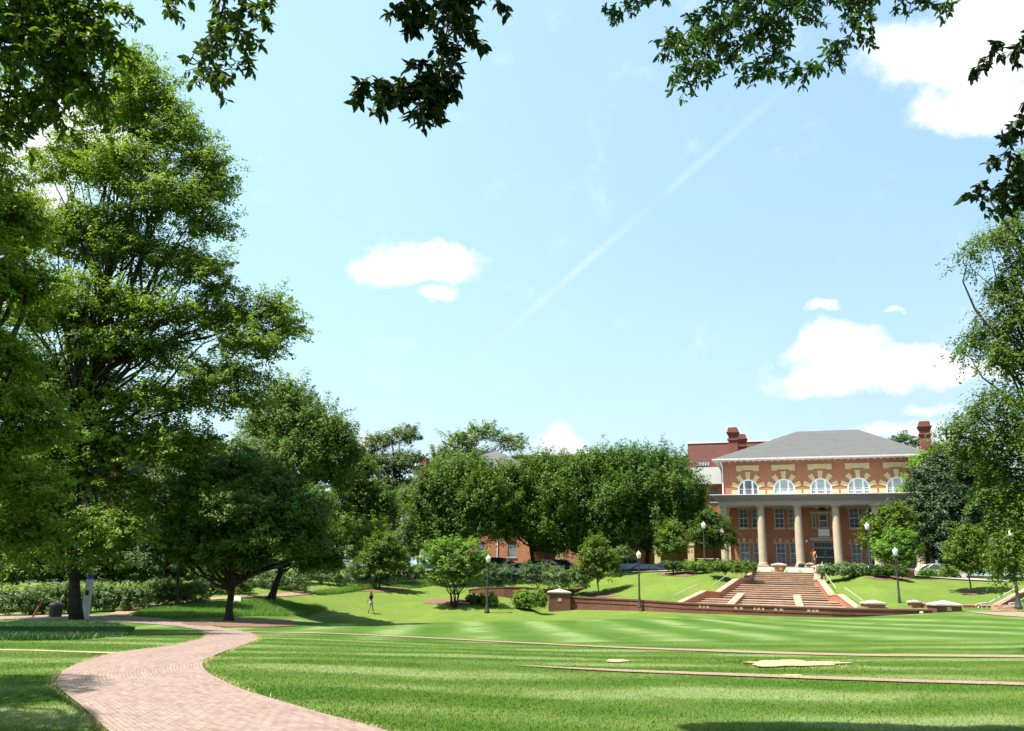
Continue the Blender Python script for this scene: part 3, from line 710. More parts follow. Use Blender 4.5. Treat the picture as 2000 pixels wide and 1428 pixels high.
# entrance doors
mb = MB(); y = .1; z0 = 2.83
for xa in (-1.15, 1.05): mb.box(uc + xa, uc + xa + .1, y, y + .1, z0, 5.35)
mb.box(uc - 1.05, uc + 1.05, y, y + .1, 4.72, 4.82); mb.box(uc - 1.05, uc + 1.05, y, y + .1, 5.27, 5.35)
for k in range(1, 6): xx = uc - 1.05 + 2.1 * k / 6; mb.box(xx - .015, xx + .015, y + .02, y + .08, 4.82, 5.27)
df = mb.build('door_frame', M_trim, main)
mb = MB(); mb.box(uc - 1.04, uc + 1.04, y + .04, y + .05, z0 + .01, 5.26); mb.build('pane', M_glass, df)
for s in (-1, 1):
    mb = MB(); xa, xb = sorted((uc + s * .01, uc + s * 1.04)); st = .11
    mb.box(xa, xa + st, y, y + .035, z0, 4.70); mb.box(xb - st, xb, y, y + .035, z0, 4.70)
    mb.box(xa + st, xb - st, y, y + .035, 4.6, 4.70); mb.box(xa + st, xb - st, y, y + .035, z0, z0 + .22)
    d_ = mb.build('door', mat('dark door frame', (.10, .11, .11), .5), main)
    mb = MB(); mb.box(xa + st, xb - st, y - .06, y - .02, 3.78, 3.84); mb.build('handle', M_rail, d_)
# roof: hipped, with overhang, fascia and rafter ends
OV = .85; ex0, ex1, ey0, ey1 = xl - OV, xr + OV, -OV, W_DEP + OV
r0 = B(1556, 842, V0 + W_DEP / 2); r1 = B(1675, 840, V0 + W_DEP / 2); zr = (r0[1] + r1[1]) / 2
rxa, rxb = r0[0], r1[0]; rxb = max(rxb, rxa + 3); ym = W_DEP / 2
mb = MB(); h = ze + .1
mb.add([(ex0, ey0, h), (ex1, ey0, h), (ex1, ey1, h), (ex0, ey1, h), (rxa, ym, zr), (rxb, ym, zr)], [(0, 1, 5, 4), (1, 2, 5), (2, 3, 4, 5), (3, 0, 4)])
roof = mb.build('roof', M_roof, main)
mb = MB(); mb.box(ex0, ex1, ey0, ey1, h - .16, h - .005); 
for k in range(0, 34): x = ex0 + .5 + k * (ex1 - ex0 - 1) / 33; mb.box(x - .06, x + .06, ey0 + .05, -.001, h - .27, h - .16)
mb.box(ex0 - .02, ex1 + .02, ey0 - .1, ey0, h - .12, h + .03)
mb.build('eaves', mat('white eaves', (.66, .64, .63), .6), roof)
mb = MB(); xd = xl + .12; mb.tube([(xd - .1, ey0 + .1, h - .2), (xd, -.16, h - .75), (xd + .02, -.12, h - 1.0), (xd + .02, -.12, zc)], .065, 8); mb.build('downpipe', M_white, main)
def chimney(u, v, w, d, zt, zb, seed=0):
    m_ = MB(); x0, x1, y0, y1 = u - w / 2, u + w / 2, v - d / 2, v + d / 2; g = .12
    m_.box(x0, x1, y0, y1, zb, zt - 1.5); m_.box(x0 - g, x1 + g, y0 - g, y1 + g, zt - 1.5, zt - 1.32)
    m_.box(x0 + .01, x1 - .01, y0 + .01, y1 - .01, zt - 1.32, zt - .95)
    for k in range(4): e = .05 + k * .05; m_.box(x0 - e, x1 + e, y0 - e, y1 + e, zt - .95 + k * .11, zt - .84 + k * .11)
    m_.box(x0 - .05, x1 + .05, y0 - .05, y1 + .05, zt - .51, zt - .12); m_.box(x0 + .02, x1 - .02, y0 + .02, y1 - .02, zt - .12, zt)
    return m_
cA = B(1431, 836, V0 + 5); cB = B(1447, 849, V0 + 8); cC = B(1804, 824, V0 + 5)
M_chim = brick_mat('chimney brick', (.23, .065, .045), (.18, .05, .035), (.2, .1, .08))
chimney(cA[0], 5, 1.0, 1.0, cA[1], ze).build('chimney', M_chim, roof)
chimney(cB[0], 8, 1.0, 1.0, cB[1], ze).build('chimney', M_chim, roof)
chimney(cC[0], 5, 1.0, 1.0, cC[1], ze).build('chimney', M_chim, roof)
# portico
PV = 3.0; DP = V0 - PV
cols = [B(x, 1045, DP)[0] for x in (1415, 1488, 1560.5, 1635, 1713, 1795)]
zct = B(1560, 988, DP)[1]; zpf = B(1560, 1107, DP)[1]; zent = B(1600, 969, DP - .8)[1]
for i, u in enumerate(cols):
    f = MB(); f.lathe([(.50, 0), (.50, .09), (.44, .13), (.46, .2), (.40, .26), (.405, 1.9), (.36, zct - zpf - .55), (.345, zct - zpf - .5), (.375, zct - zpf - .47), (.345, zct - zpf - .43), (.345, zct - zpf - .34), (.46, zct - zpf - .15)], (u, -PV, zpf + .12), 24)
    f.box(u - .55, u + .55, -PV - .55, -PV + .55, zpf, zpf + .12); f.box(u - .5, u + .5, -PV - .5, -PV + .5, zct - .03, zct + .06)
    f.build('column', M_colstone, main, smooth=False)
px0, px1 = cols[0] - .5, cols[5] + .5
f = MB(); f.box(px0, px1, -PV - .38, -.10, zct + .06, zct + .62); f.box(px0 - .04, px1 + .04, -PV - .42, -.10, zct + .5, zct + .56)
for k in range(7):
    e = .1 + k * .09; f.box(px0 - e, px1 + e, -PV - .38 - e, -.10, zct + .62 + k * .075, zct + .695 + k * .075)
for k in range(60): x = px0 + .1 + k * (px1 - px0 - .2) / 59; f.box(x - .06, x + .06, -PV - .56, -PV - .5, zct + .55, zct + .64)
zpt = zct + .62 + .525
f.build('entablature', mat('painted entablature', (.44, .36, .36), .7, .06, 3), main)
f = MB(); f.add([(px0 - .75, -PV - 1.05, zpt + .002), (px1 + .75, -PV - 1.05, zpt + .002), (px1 + .75, -.06, max(zc, zpt + .1)), (px0 - .75, -.06, max(zc, zpt + .1)), (px0-.75,-PV-1.05,zpt-.06),(px1+.75,-PV-1.05,zpt-.06)], [(0, 1, 2, 3),(4,5,1,0)]); f.build('porch_roof', M_white, main, fix=False)
for u in (xl + .35, xr - .35): # responds against the wall ends
    f = MB(); f.box(u - .36, u + .36, -.34, -.005, zpf + .2, zct - .3); f.box(u - .45, u + .45, -.43, -.005, zct - .3, zct + .05); f.box(u - .45, u + .45, -.43, -.005, zpf, zpf + .2); f.build('pilaster', M_cream, main)
f = MB(); f.box(px0 - .6, px1 + .6, -PV - .9, -.002, .8, zpf - .004); f.build('porch_floor', M_trim, main)
for x0_, x1_ in [(cols[0] + .6, cols[1] - .6), (cols[1] + .6, cols[2] - .6), (cols[3] + .6, cols[4] - .6), (cols[4] + .6, cols[5] - .6)]:
    f = MB()
    for z_ in (1.05, .6, .15): f.tube([(x0_, -PV + .4, zpf + z_), (x1_, -PV + .4, zpf + z_)], .02, 6)
    nb = int((x1_ - x0_) / .14)
    for k in range(nb + 1): xx = x0_ + (x1_ - x0_) * k / nb; f.tube([(xx, -PV + .4, zpf), (xx, -PV + .4, zpf + 1.05)], .009, 4)
    f.build('railing', M_iron, main)
for u in (cols[2] + .95,):
    f = MB(); f.lathe([(.03, 0), (.12, .05), (.14, .15), (.1, .26), (.02, .3)], (u - .3, -.2, 5.3), 10); f.build('porch_light', M_globe, main)
# porch steps up from the plaza
f = MB(); zp = 1.98
for k in range(4): f.box(cols[2] + .75, cols[3] - .75, -PV - .9 - .35 * (4 - k), -PV - .903 - .35 * (3 - k), 1.5, zp + (zpf - zp) * (k + 1) / 5 - .002)
f.build('porch_step', M_conc, main)

# left wing, set back, running away behind the row of trees
wing = empty('wing_block', BW(0, V0 + 3.2, 0), -PSI); tag(wing, 'long lower brick wing with pale grey roof and arcade left of the hall', 'building')
def Wu(px, py): return B(px, py, V0 + 3.2)
wz1 = Wu(1400, 944)[1]; wx0 = Wu(1085, 1000)[0]; wx1 = xl - .003
wops = []; wins = []
wc = [Wu(1395, 960)[0]]
while wc[-1] > wx0 + 3: wc.append(wc[-1] - 1.95)
for u in wc:
    wops.append((u - .45, u + .45, Wu(1395, 980)[1], flat(Wu(1395, 952)[1]), 1)); wins.append((u, Wu(1395, 980)[1], Wu(1395, 952)[1]))
    wops.append((u - .45, u + .45, 5.9, flat(7.8), 1)); wins.append((u, 5.9, 7.8))
f = MB(); facade(f, wx0, wx1, .5, wz1, wops); f.add([(wx0, 0, .5), (wx0, 0, wz1), (wx0, 12, wz1), (wx0, 12, .5)], [(0, 1, 2, 3)]); f.build('wall', M_brick, wing, fix=False)
f = MB(); f.box(wx0 + .2, wx1, 1.2, 1.3, .6, wz1 - .1); f.build('inner_wall', MATS['dim interior plaster'], wing)
def simple_window(u, z0, z1, hw, parent, y=.1, blind=M_blind_dim):
    f = MB(); t = .06
    f.box(u - hw, u - hw + t, y, y + .06, z0, z1); f.box(u + hw - t, u + hw, y, y + .06, z0, z1)
    f.box(u - hw + t, u + hw - t, y, y + .06, z1 - t, z1); f.box(u - hw + t, u + hw - t, y, y + .06, z0, z0 + t); f.box(u - hw + t, u + hw - t, y, y + .05, (z0 + z1) / 2 - .03, (z0 + z1) / 2 + .03)
    f.box(u - hw - .1, u + hw + .1, -.1, .08, z0 - .14, z0 - .005)
    o = f.build('window', M_trim, parent); p = MB(); p.box(u - hw + .01, u + hw - .01, y + .025, y + .035, z0 + .01, z1 - .01); p.build('pane', blind, o); return o
for u, a, b in wins: simple_window(u, a, b, .45, wing)
f = MB(); e0 = wz1 + .02; rz = Wu(1400, 912)[1]
f.add([(wx0 - .7, -.7, e0), (wx1, -.7, e0), (wx1, 5, rz + .6), (wx0 - .7 + 4, 5, rz + .6), (wx0 - .7, 12, e0), (wx1, 12, e0)], [(0, 1, 2, 3), (0, 3, 4), (3, 2, 5, 4)])
wr = f.build('roof', M_roof2, wing)
f = MB(); f.box(wx0 - .72, wx1, -.74, -.002, e0 - .14, e0 - .004)
for k in range(40): x = wx0 + k * (wx1 - wx0) / 40; f.box(x, x + .1, -.62, -.003, e0 - .24, e0 - .14)
f.build('eaves', MATS['white eaves'], wr)
for px in (1096, 1285, 1350):   # arcade piers of the ground floor walk
    u = B(px, 1080, V0 + .6)[0]; f = MB(); f.box(u - .33, u + .33, -2.9, -2.25, 1.2, 4.9); f.box(u - .42, u + .42, -2.99, -2.16, 4.9, 5.15); f.build('pier', M_cream, wing)
f = MB(); f.box(wx0 + 3, wx1, -3.0, -.01, 5.16, 5.4); f.build('arcade_roof', M_trim, wing)
f = MB()
ra, rb = B(1352, 1090, V0 + .6)[0], B(1405, 1090, V0 + .6)[0]
for z_ in (3.0, 3.5): f.tube([(ra, -2.6, z_), (rb, -2.6, z_)], .03, 6)
f.build('railing', M_rail, wing)
f = MB(); f.box(B(1345, 1100, V0 + .6)[0], B(1410, 1100, V0)[0], -3.4, -.02, .8, 2.4); f.build('plinth', M_trim, wing)

# tall block behind
rear = empty('rear_block', BW(0, 118, 0), -PSI); tag(rear, 'windowless dark plum brick block rising behind the chimneys', 'building')
q0, q1 = B(1343, 867, 118), B(1500, 862, 118); qs = B(1332, 890, 118)
f = MB(); f.box(q0[0], q1[0] + 4, 0, 10, .5, q0[1]); f.box(qs[0], q0[0] - .01, .5, 9, .5, qs[1]); f.build('wall', M_brick_far, rear)
f = MB(); f.box(q0[0] - .08, q1[0] + 4.1, -.08, 10.1, q0[1], q0[1] + .16); f.box(qs[0] - .08, q0[0] - .09, .42, 9.1, qs[1], qs[1] + .14); f.build('coping', M_white, rear)
w0, w1 = B(1363, 910, 118), B(1384, 903, 118)
f = MB(); f.box(w0[0], w1[0], -.04, .02, w0[1], w1[1]); wn_ = f.build('window', mat('blue grey glazing', (.16, .25, .36), .2, .1, 2), rear)
for k in range(5): xx = w0[0] + (w1[0] - w0[0]) * k / 4; f = MB(); f.box(xx - .04, xx + .04, -.09, -.041, w0[1], w1[1]); f.build('glazing_bar', M_white, wn_)

# second pavilion behind the trees: hip roof shows above them, brick wall below
pav = empty('pavilion_block', BW(0, 99, 0), -PSI); tag(pav, 'brick pavilion with grey pyramid roof peeping over the dark tree row', 'building')
def Q(px, py, D=99): return B(px, py, D)
pl_, pr_ = Q(842, 1060)[0], Q(1040, 1060)[0]; pe = Q(965, 925)[1]; pp = Q(965, 881, 106)
ops = []; ws = []
for px in (865, 900, 938, 1000):
    u = Q(px, 1080)[0]; a, b = Q(1000, 1088)[1], Q(1000, 1058)[1]; ops.append((u - .55, u + .55, a, flat(b), 1)); ws.append((u, a, b))
    ops.append((u - .55, u + .55, a + 4, flat(b + 4), 1)); ws.append((u, a + 4, b + 4))
f = MB(); facade(f, pl_, pr_, .5, pe, ops); f.add([(pr_, 0, .5), (pr_, 0, pe), (pr_, 14, pe), (pr_, 14, .5)], [(3, 2, 1, 0)]); f.add([(pl_, 0, .5), (pl_, 0, pe), (pl_, 14, pe), (pl_, 14, .5)], [(0, 1, 2, 3)]); f.build('wall', M_brick, pav, fix=False)
f = MB(); f.box(pl_ + .2, pr_ - .2, 1.2, 1.3, .6, pe - .1); f.build('inner_wall', MATS['dim interior plaster'], pav)
for u, a, b in ws: simple_window(u, a, b, .55, pav, blind=M_blind_dim)
f = MB(); f.add([(pl_ - .8, -.8, pe), (pr_ + .8, -.8, pe), (pr_ + .8, 14.8, pe), (pl_ - .8, 14.8, pe), (pp[0], 7, pp[1]), (pp[0] + .4, 7, pp[1])], [(0, 1, 5, 4), (1, 2, 5), (2, 3, 4, 5), (3, 0, 4), (3, 2, 1, 0)]); pr = f.build('roof', M_roof, pav)
u = Q(972, 1080)[0]; f = MB(); f.tube([(u, -.1, pe), (u, -.1, 1.5)], .07, 6); f.build('downpipe', M_white, pav)
f = MB(); cc = Q(833, 880, 104); f.box(cc[0] - .5, cc[0] + .5, 4, 5, pe - 2, Q(833, 896, 104)[1]); f.build('chimney', M_chim, pr)
# flat-roofed hall far behind the tree row
far = empty('flat_roof_block', BW(0, 122, 0), -PSI); tag(far, 'far flat topped grey edged brick block seen over the tree row', 'building')
a, b = B(1000, 893, 122), B(1215, 890, 122); f = MB(); f.box(a[0], b[0], 0, 10, .5, a[1]); f.build('wall', M_brick_far, far)
f = MB(); f.box(a[0] - .1, b[0] + .1, -.1, 10.1, a[1], a[1] + .25); f.build('coping', M_trim, far)

# building at the far left, behind the big tree
lb = empty('campus_block', (0, 0, 0)); tag(lb, 'brick block with grey base and blue windows behind the left trees', 'building')
p0, p1 = P(-260, 1100, 74), P(345, 1100, 74); ztop = P(330, 862, 74).z; lb.location = (p1.x, 74, 0)
L_ = p1.x - p0.x; ops = []; ws = []
for k in range(9):
    u = -1.2 - k * 3.4
    for z_ in (3.0, 6.2, 9.2): ops.append((u - .7, u + .7, z_, flat(z_ + 1.9), 1)); ws.append((u, z_, z_ + 1.9))
f = MB(); facade(f, -L_, 0, -2, ztop, ops); f.add([(0, 0, -2), (0, 0, ztop), (0, 14, ztop), (0, 14, -2)], [(3, 2, 1, 0)]); f.build('wall', M_brick_far, lb, fix=False)
f = MB(); f.box(-L_, -.3, 1.2, 1.3, -2, ztop - .1); f.build('inner_wall', MATS['dim interior plaster'], lb)
M_bluew = mat('blue grey blinds', (.16, .24, .32), .4, .2, 2)
for u, a, b in ws: simple_window(u, a, b, .7, lb, blind=M_bluew)
f = MB(); f.box(-L_, .06, -.08, -.002, -2, 2.3); f.build('plinth', mat('grey render', (.30, .31, .33), .8, .15, 1.5), lb)
f = MB(); f.box(-L_ - .2, .5, -.5, 14.3, ztop + .002, ztop + .5); f.build('roof', mat('brown metal fascia', (.17, .13, .10), .7), lb)

# ------------------------------------------------------------------ stairs and walls
LW = [(1475,1104,76.6),(1463,1130,74.0),(1446,1128,73.2),(1405,1155,70.4),(1379,1152.5,69.6),(1330,1177,66.9)]
RW = [(1593,1106,76.6),(1590,1131,74.0),(1597,1131,73.2),(1619,1163,70.4),(1635,1161.5,69.6),(1671,1187,66.9)]
PLs = [(B(x, y, v)[0], v, B(x, y, v)[1]) for x, y, v in LW]; PRs = [(B(x, y, v)[0], v, B(x, y, v)[1]) for x, y, v in RW]
for i in range(6):  # both copings sit at the same height
    z = (PLs[i][2] + PRs[i][2]) / 2; PLs[i] = (PLs[i][0], PLs[i][1], z); PRs[i] = (PRs[i][0], PRs[i][1], z)
CW = .42
def uat(Pp, v):
    for (u0, v0, _), (u1, v1, _) in zip(Pp[:-1], Pp[1:]):
        if v1 <= v <= v0: return u0 + (u1 - u0) * (v0 - v) / (v0 - v1)
    return Pp[-1][0] if v < Pp[-1][1] else Pp[0][0]
st_root = empty('stone_stairs', BW(0, 0, 0), -PSI); tag(st_root, 'wide flight of brick steps climbing the lawn to the hall', 'stairs')
tr, ri = MB(), MB()
zs = [PLs[0][2] - .52, PLs[1][2] - .5, PLs[3][2] - .5, PLs[5][2] - .45]
flights = [(76.4, 73.95, zs[0], zs[1], 7), (73.1, 70.3, zs[1], zs[2], 7), (69.5, 66.6, zs[2], zs[3], 5)]
def slab(v0, v1, zt, zb=-2):
    ua0, ua1 = uat(PLs, v0) - .1, uat(PRs, v0) + .1; ub0, ub1 = uat(PLs, v1) - .1, uat(PRs, v1) + .1
    ri.hexa([(ua0, v0, zt - .35), (ua1, v0, zt - .35), (ub1, v1, zt - .35), (ub0, v1, zt - .35), (ua0, v0, zt - .045), (ua1, v0, zt - .045), (ub1, v1, zt - .045), (ub0, v1, zt - .045)])
    tr.hexa([(ua0, v0 - .05, zt - .042), (ua1, v0 - .05, zt - .042), (ub1, v1 - .05, zt - .042), (ub0, v1 - .05, zt - .042), (ua0, v0 - .05, zt), (ua1, v0 - .05, zt), (ub1, v1 - .05, zt), (ub0, v1 - .05, zt)])
slab(76.38, 79.5, zs[0])
for v_hi, v_lo, z_hi, z_lo, n in flights:
    d = (v_hi - v_lo) / n; rr = (z_hi - z_lo) / n
    for k in range(1, n): slab(v_hi - k * d, v_hi - (k - 1) * d + .03, z_hi - k * rr)
    slab(v_lo - (1.0), v_lo + .03 + 0 * d, z_lo)
M_tread = mat('worn stair tread', (.56, .41, .30), .85, .15, 1.2); M_riser = mat('dark brick riser', (.42, .25, .18), .9, .2, 3)  # risers coloured darker than the treads
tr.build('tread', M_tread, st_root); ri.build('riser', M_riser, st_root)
def side_wall(Pp, side, label):
    ro = empty('stair_wall', BW(Pp[0][0], Pp[0][1], 0), -PSI); tag(ro, label, 'wall', 'walls flanking the brick steps'); ou, ov = Pp[0][0], Pp[0][1]
    w_, c_ = MB(), MB()
    for (u0, v0, z0), (u1, v1, z1) in zip(Pp[:-1], Pp[1:]):
        o0, o1 = u0 + side * CW, u1 + side * CW
        f_ = lambda e, za, zb, zc_, zd: [(u0 - ou - side * e, v0 - ov, za), (o0 - ou + side * e, v0 - ov, za), (o1 - ou + side * e, v1 - ov, zb), (u1 - ou - side * e, v1 - ov, zb),
                                       (u0 - ou - side * e, v0 - ov, zc_), (o0 - ou + side * e, v0 - ov, zc_), (o1 - ou + side * e, v1 - ov, zd), (u1 - ou - side * e, v1 - ov, zd)]
        w_.hexa(f_(0, z0 - 2.2, z1 - 2.2, z0 - .09, z1 - .09)); c_.hexa(f_(.04, z0 - .088, z1 - .088, z0, z1))
    w_.build('wall_body', M_brick, ro); c_.build('coping', M_brick_cop, ro)
    rl = MB()
    for (a_, b_) in ((0, 1), (2, 3), (4, 5)):
        (u0, v0, z0), (u1, v1, z1) = Pp[a_], Pp[b_]; x0, x1 = u0 - ou + side * (CW + .12), u1 - ou + side * (CW + .12)
        hh = .5 if a_ else .35
        rl.tube([(x0, v0 - ov + .3, z0 + hh), (x0, v0 - ov, z0 + hh), (x1, v1 - ov, z1 + hh), (x1, v1 - ov - .35, z1 + hh)], .028, 6)
        for q in (0, .5, 1): rl.tube([(x0 + (x1 - x0) * q, v0 - ov + (v1 - v0) * q, z0 + (z1 - z0) * q - .3), (x0 + (x1 - x0) * q, v0 - ov + (v1 - v0) * q, z0 + (z1 - z0) * q + hh)], .016, 6)
    rl.build('handrail', M_rail, ro)
side_wall(PLs, -1, 'zigzag pink coped brick wall down the left of the steps'); side_wall(PRs, 1, 'zigzag pink coped brick wall down the right of the steps')
for pts, lab in (((1448,1158,70.2),(1424,1182,67.0)), 'short sloping brick cheek wall left of centre on the steps'), (((1556,1162,70.2),(1563,1186,67.0)), 'short sloping brick cheek wall right of centre on the steps'):
    (xa, ya, va), (xb, yb, vb) = pts; ua, za = B(xa, ya, va); ub, zb = B(xb, yb, vb); ro = empty('cheek_wall', BW(ua, va, 0), -PSI); tag(ro, lab, 'wall', 'cheek walls on the steps')
    f, c_ = MB(), MB(); h_ = .24
    for e, q0_, q1_, m_ in ((0, 1.0, .09, f), (.03, .088, 0, c_)):
        m_.hexa([(-h_ - e, 0, za - q0_), (h_ + e, 0, za - q0_), (ub - ua + h_ + e, vb - va, zb - q0_), (ub - ua - h_ - e, vb - va, zb - q0_),
                 (-h_ - e, 0, za - q1_), (h_ + e, 0, za - q1_), (ub - ua + h_ + e, vb - va, zb - q1_), (ub - ua - h_ - e, vb - va, zb - q1_)])
    f.build('wall_body', M_brick, ro); c_.build('coping', M_brick_cop, ro)

# plaza paving on the crest
pz = MB(); zz = zs[0] - .004
cs = [BW(-26, 78.2, zz), BW(20, 78.2, zz), BW(24, 92, zz + .15), BW(-40, 92, zz - .15)]
def draped(name, corners, m, lift, n=30):
    a, b, c, d = corners; s = np.linspace(0, 1, n); S, T = np.meshgrid(s, s)
    X = (1 - T) * ((1 - S) * a.x + S * b.x) + T * ((1 - S) * d.x + S * c.x); Y = (1 - T) * ((1 - S) * a.y + S * b.y) + T * ((1 - S) * d.y + S * c.y)
    o = link(name, grid_mesh(name, X, Y, TZ(X, Y) + lift), m); tag(o, kind='structure'); return o
draped('road', [BW(-45, 83, 0), BW(30, 83, 0), BW(30, 89.5, 0), BW(-45, 89.5, 0)], mat('asphalt', (.06, .06, .065), .9, .1, 5), .03, 50)
draped('pavement', [BW(-22, 79.3, 0), BW(14, 79.3, 0), BW(14, 82.9, 0), BW(-22, 82.9, 0)], M_conc, .10, 90)

def pier_obj(px, pt, pb, Y, wpx, label, cap='dome', tile=True, d=None, group='brick piers with stone caps', deep=None, m=M_brick):
    a = P(px - wpx / 2, pb, Y); b = P(px + wpx / 2, pb, Y); t = P(px, pt, Y).z; w_ = (b.x - a.x); z0 = a.z - .3; d_ = deep or w_
    ro = empty('brick_pier', ((a.x + b.x) / 2, Y, z0)); tag(ro, label, 'pier', group); H = t - z0; ch = min(.24, w_ * .16)
    f = MB(); f.box(-w_ / 2, w_ / 2, 0, d_, 0, H - ch - .1); f.build('shaft', m, ro)
    f = MB(); e = .08; f.box(-w_ / 2 - e, w_ / 2 + e, -e, d_ + e, H - ch - .1, H - ch)
    f.add([(-w_ / 2 - e, -e, H - ch), (w_ / 2 + e, -e, H - ch), (w_ / 2 + e, d_ + e, H - ch), (-w_ / 2 - e, d_ + e, H - ch), (0, d_ / 2, H)], [(0, 1, 4), (1, 2, 4), (2, 3, 4), (3, 0, 4)])
    f.build('cap', M_cap, ro)
    if tile: f = MB(); f.box(-.14, .14, -.02, .01, H * .55 - .12, H * .55 + .12); f.build('inset_tile', M_cream, ro)
    return ro
pier_obj(1525, 1099, 1118, 76, 21, 'stubby brick pier with domed cap at the head of the steps')
pier_obj(1608, 1102, 1112, 74.5, 26, 'capped pier behind the top of the right stair wall', tile=False)
pier_obj(1584, 1099, 1106, 76.8, 9, 'small capped pier peeping by the orange shirted man', tile=False)
pier_obj(1698, 1105, 1126, 71, 22, 'capped pier beside the lamp among the right hedges', tile=False)
pier_obj(1713, 1172, 1190, 59.7, 34, 'low capped pier left of the near right lamp', tile=False)
pier_obj(1790, 1172, 1189, 59.6, 17, 'narrow capped pier right of the near right lamp', tile=False)
pier_obj(1775, 1110, 1129, 70.5, 24, 'brick pier in tree shade beside the right hedge', tile=False)

# the long low wall at the foot of the slope
wall_pts = [(1084,1163,70.5),(1150,1167,69.3),(1230,1170.5,67.2),(1330,1177,63.3),(1430,1180.5,61.2),(1530,1184,59.8),(1625,1187,58.6),(1720,1189.5,58),(1800,1190.5,57.5),(1850,1191,57.2)]
WP = [P(x, y, Y) for x, y, Y in wall_pts]; lw = empty('garden_wall', (WP[0].x, WP[0].y, 0)); tag(lw, 'long low brick wall with cream tile insets along the lawn edge', 'wall')
f, c_, tl = MB(), MB(), MB(); o_ = lw.location
def seg(m_, p, q, y0, y1, za, zb, za2=None, zb2=None):
    d = Vector((q.x - p.x, q.y - p.y, 0)).normalized(); n_ = Vector((-d.y, d.x, 0))
    P_ = [p + n_ * y0, q + n_ * y0, q + n_ * y1, p + n_ * y1]; hb = [za, zb, zb, za]; ht = [za2, zb2, zb2, za2]
    m_.hexa([(v.x - o_.x, v.y - o_.y, h) for v, h in zip(P_, hb)] + [(v.x - o_.x, v.y - o_.y, h) for v, h in zip(P_, ht)])
for p, q in zip(WP[:-1], WP[1:]):
    seg(f, p, q, 0, .85, p.z - 1.6, q.z - 1.6, p.z - .1, q.z - .1); seg(c_, p, q, -.05, .9, p.z - .098, q.z - .098, p.z, q.z)
    seg(c_, p, q, -.035, .0, p.z - .42, q.z - .42, p.z - .36, q.z - .36)
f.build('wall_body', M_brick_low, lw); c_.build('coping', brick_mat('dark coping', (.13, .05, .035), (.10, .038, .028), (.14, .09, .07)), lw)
def wall_at(px):
    for (xa, ya, Ya), (xb, yb, Yb) in zip(wall_pts[:-1], wall_pts[1:]):
        if xa <= px <= xb: t = (px - xa) / (xb - xa); return P(px, ya + (yb - ya) * t, Ya + (Yb - Ya) * t)
for grp in [(1369,1376,1384), (1438,1449), (1474.5,1483,1491), (1516,1527), (1581,1589,1597)]:
    for i, px in enumerate(grp):
        p = wall_at(px); wide = .09 if (len(grp) == 3 and ((i == 1) ^ (grp[0] == 1474.5))) else .14
        tl.box(p.x - wide - o_.x, p.x + wide - o_.x, p.y - .03 - o_.y, p.y + .03 - o_.y, p.z - .33, p.z - .17)
tl.build('inset_tile', M_cream, lw)
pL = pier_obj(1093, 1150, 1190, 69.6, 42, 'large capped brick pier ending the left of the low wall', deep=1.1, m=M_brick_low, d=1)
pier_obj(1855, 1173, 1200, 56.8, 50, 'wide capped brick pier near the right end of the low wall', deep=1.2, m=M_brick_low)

# wall and little stairs at the right edge
def world_wall(name, pts, th, m, label, cat='wall', capm=None, hgt=1.5, group=None):
    W_ = [P(*p) for p in pts]; ro = empty(name, W_[0]); tag(ro, label, cat, group); f, c_ = MB(), MB()
    for p, q in zip(W_[:-1], W_[1:]):
        d = Vector((q.x - p.x, q.y - p.y, 0)).normalized(); n_ = Vector((-d.y, d.x, 0)) * th
        for m_, a, b, e in ((f, -hgt, -.08, 0), (c_, -.078, 0, .03)):
            e_ = n_.normalized() * e; A_ = [p - e_, q - e_, q + n_ + e_, p + n_ + e_]
            m_.hexa([tuple(v - W_[0] + Vector((0, 0, a))) for v in A_] + [tuple(v - W_[0] + Vector((0, 0, b))) for v in A_])
    f.build('wall_body', m, ro); c_.build('coping', capm or M_brick_cop, ro); return ro
M_brick_red = brick_mat('deep red brick', (.30, .085, .055), (.24, .065, .045), (.28, .16, .13))
world_wall('stair_cheek', [(1880,1180,58.5),(1950,1182,57.5),(1988,1161,60.5),(2040,1135,64)], .35, M_brick_red, 'brick wall rising to the right frame edge', hgt=1.3)
world_wall('planter_wall', [(1782,1177,59.9),(1830,1178,59.2)], .3, M_brick_red, 'short red brick wall between two capped piers', hgt=.9)
world_wall('stair_cheek', [(1962,1184,54.5),(1995,1183,54.3)], .4, M_brick_red, 'low capped brick block beside the far right steps', hgt=.7, capm=M_cap)
rs = MB(); ps = [P(1909,1180,56.8), P(1925,1177.5,56.7), P(1931,1177.5,57), P(1990,1146,61)]; o0 = ps[0]
rs.tube([tuple(p - o0) for p in ps], .045, 6); 
for px, py, Y_ in ((1917,1178,56.7),(1927,1178,56.9)): p = P(px, py, Y_) - o0; rs.tube([tuple(p), (p.x, p.y, p.z - 1.0)], .03, 6)
rs.tube([(math.cos(a) * .11 - .02, 0, math.sin(a) * .11 - .11) for a in np.linspace(0, 6.28, 12)], .03, 6)
o = rs.build('handrail', M_rail); o.location = o0; tag(o, 'long pale steel handrail climbing toward the right frame edge', 'handrail')
rs = MB(); ps = [P(1973,1178,55), P(1986,1177,55), P(2004,1166,57)]; o0 = ps[0]; rs.tube([tuple(p - o0) for p in ps], .04, 6)
rs.tube([(0, 0, 0), (0, 0, -.9)], .03, 6); rs.tube([(math.cos(a) * .09, 0, math.sin(a) * .09 - .09) for a in np.linspace(0, 6.28, 12)], .03, 6)
o = rs.build('handrail', M_rail); o.location = o0; tag(o, 'short curled steel handrail at the extreme right', 'handrail')
sx_ = MB(); base_p = P(1955, 1196, 54)
for k in range(3): sx_.box(.0, 1.5, .35 * k, .35 * k + .349, -.3, .14 * (k + 1))
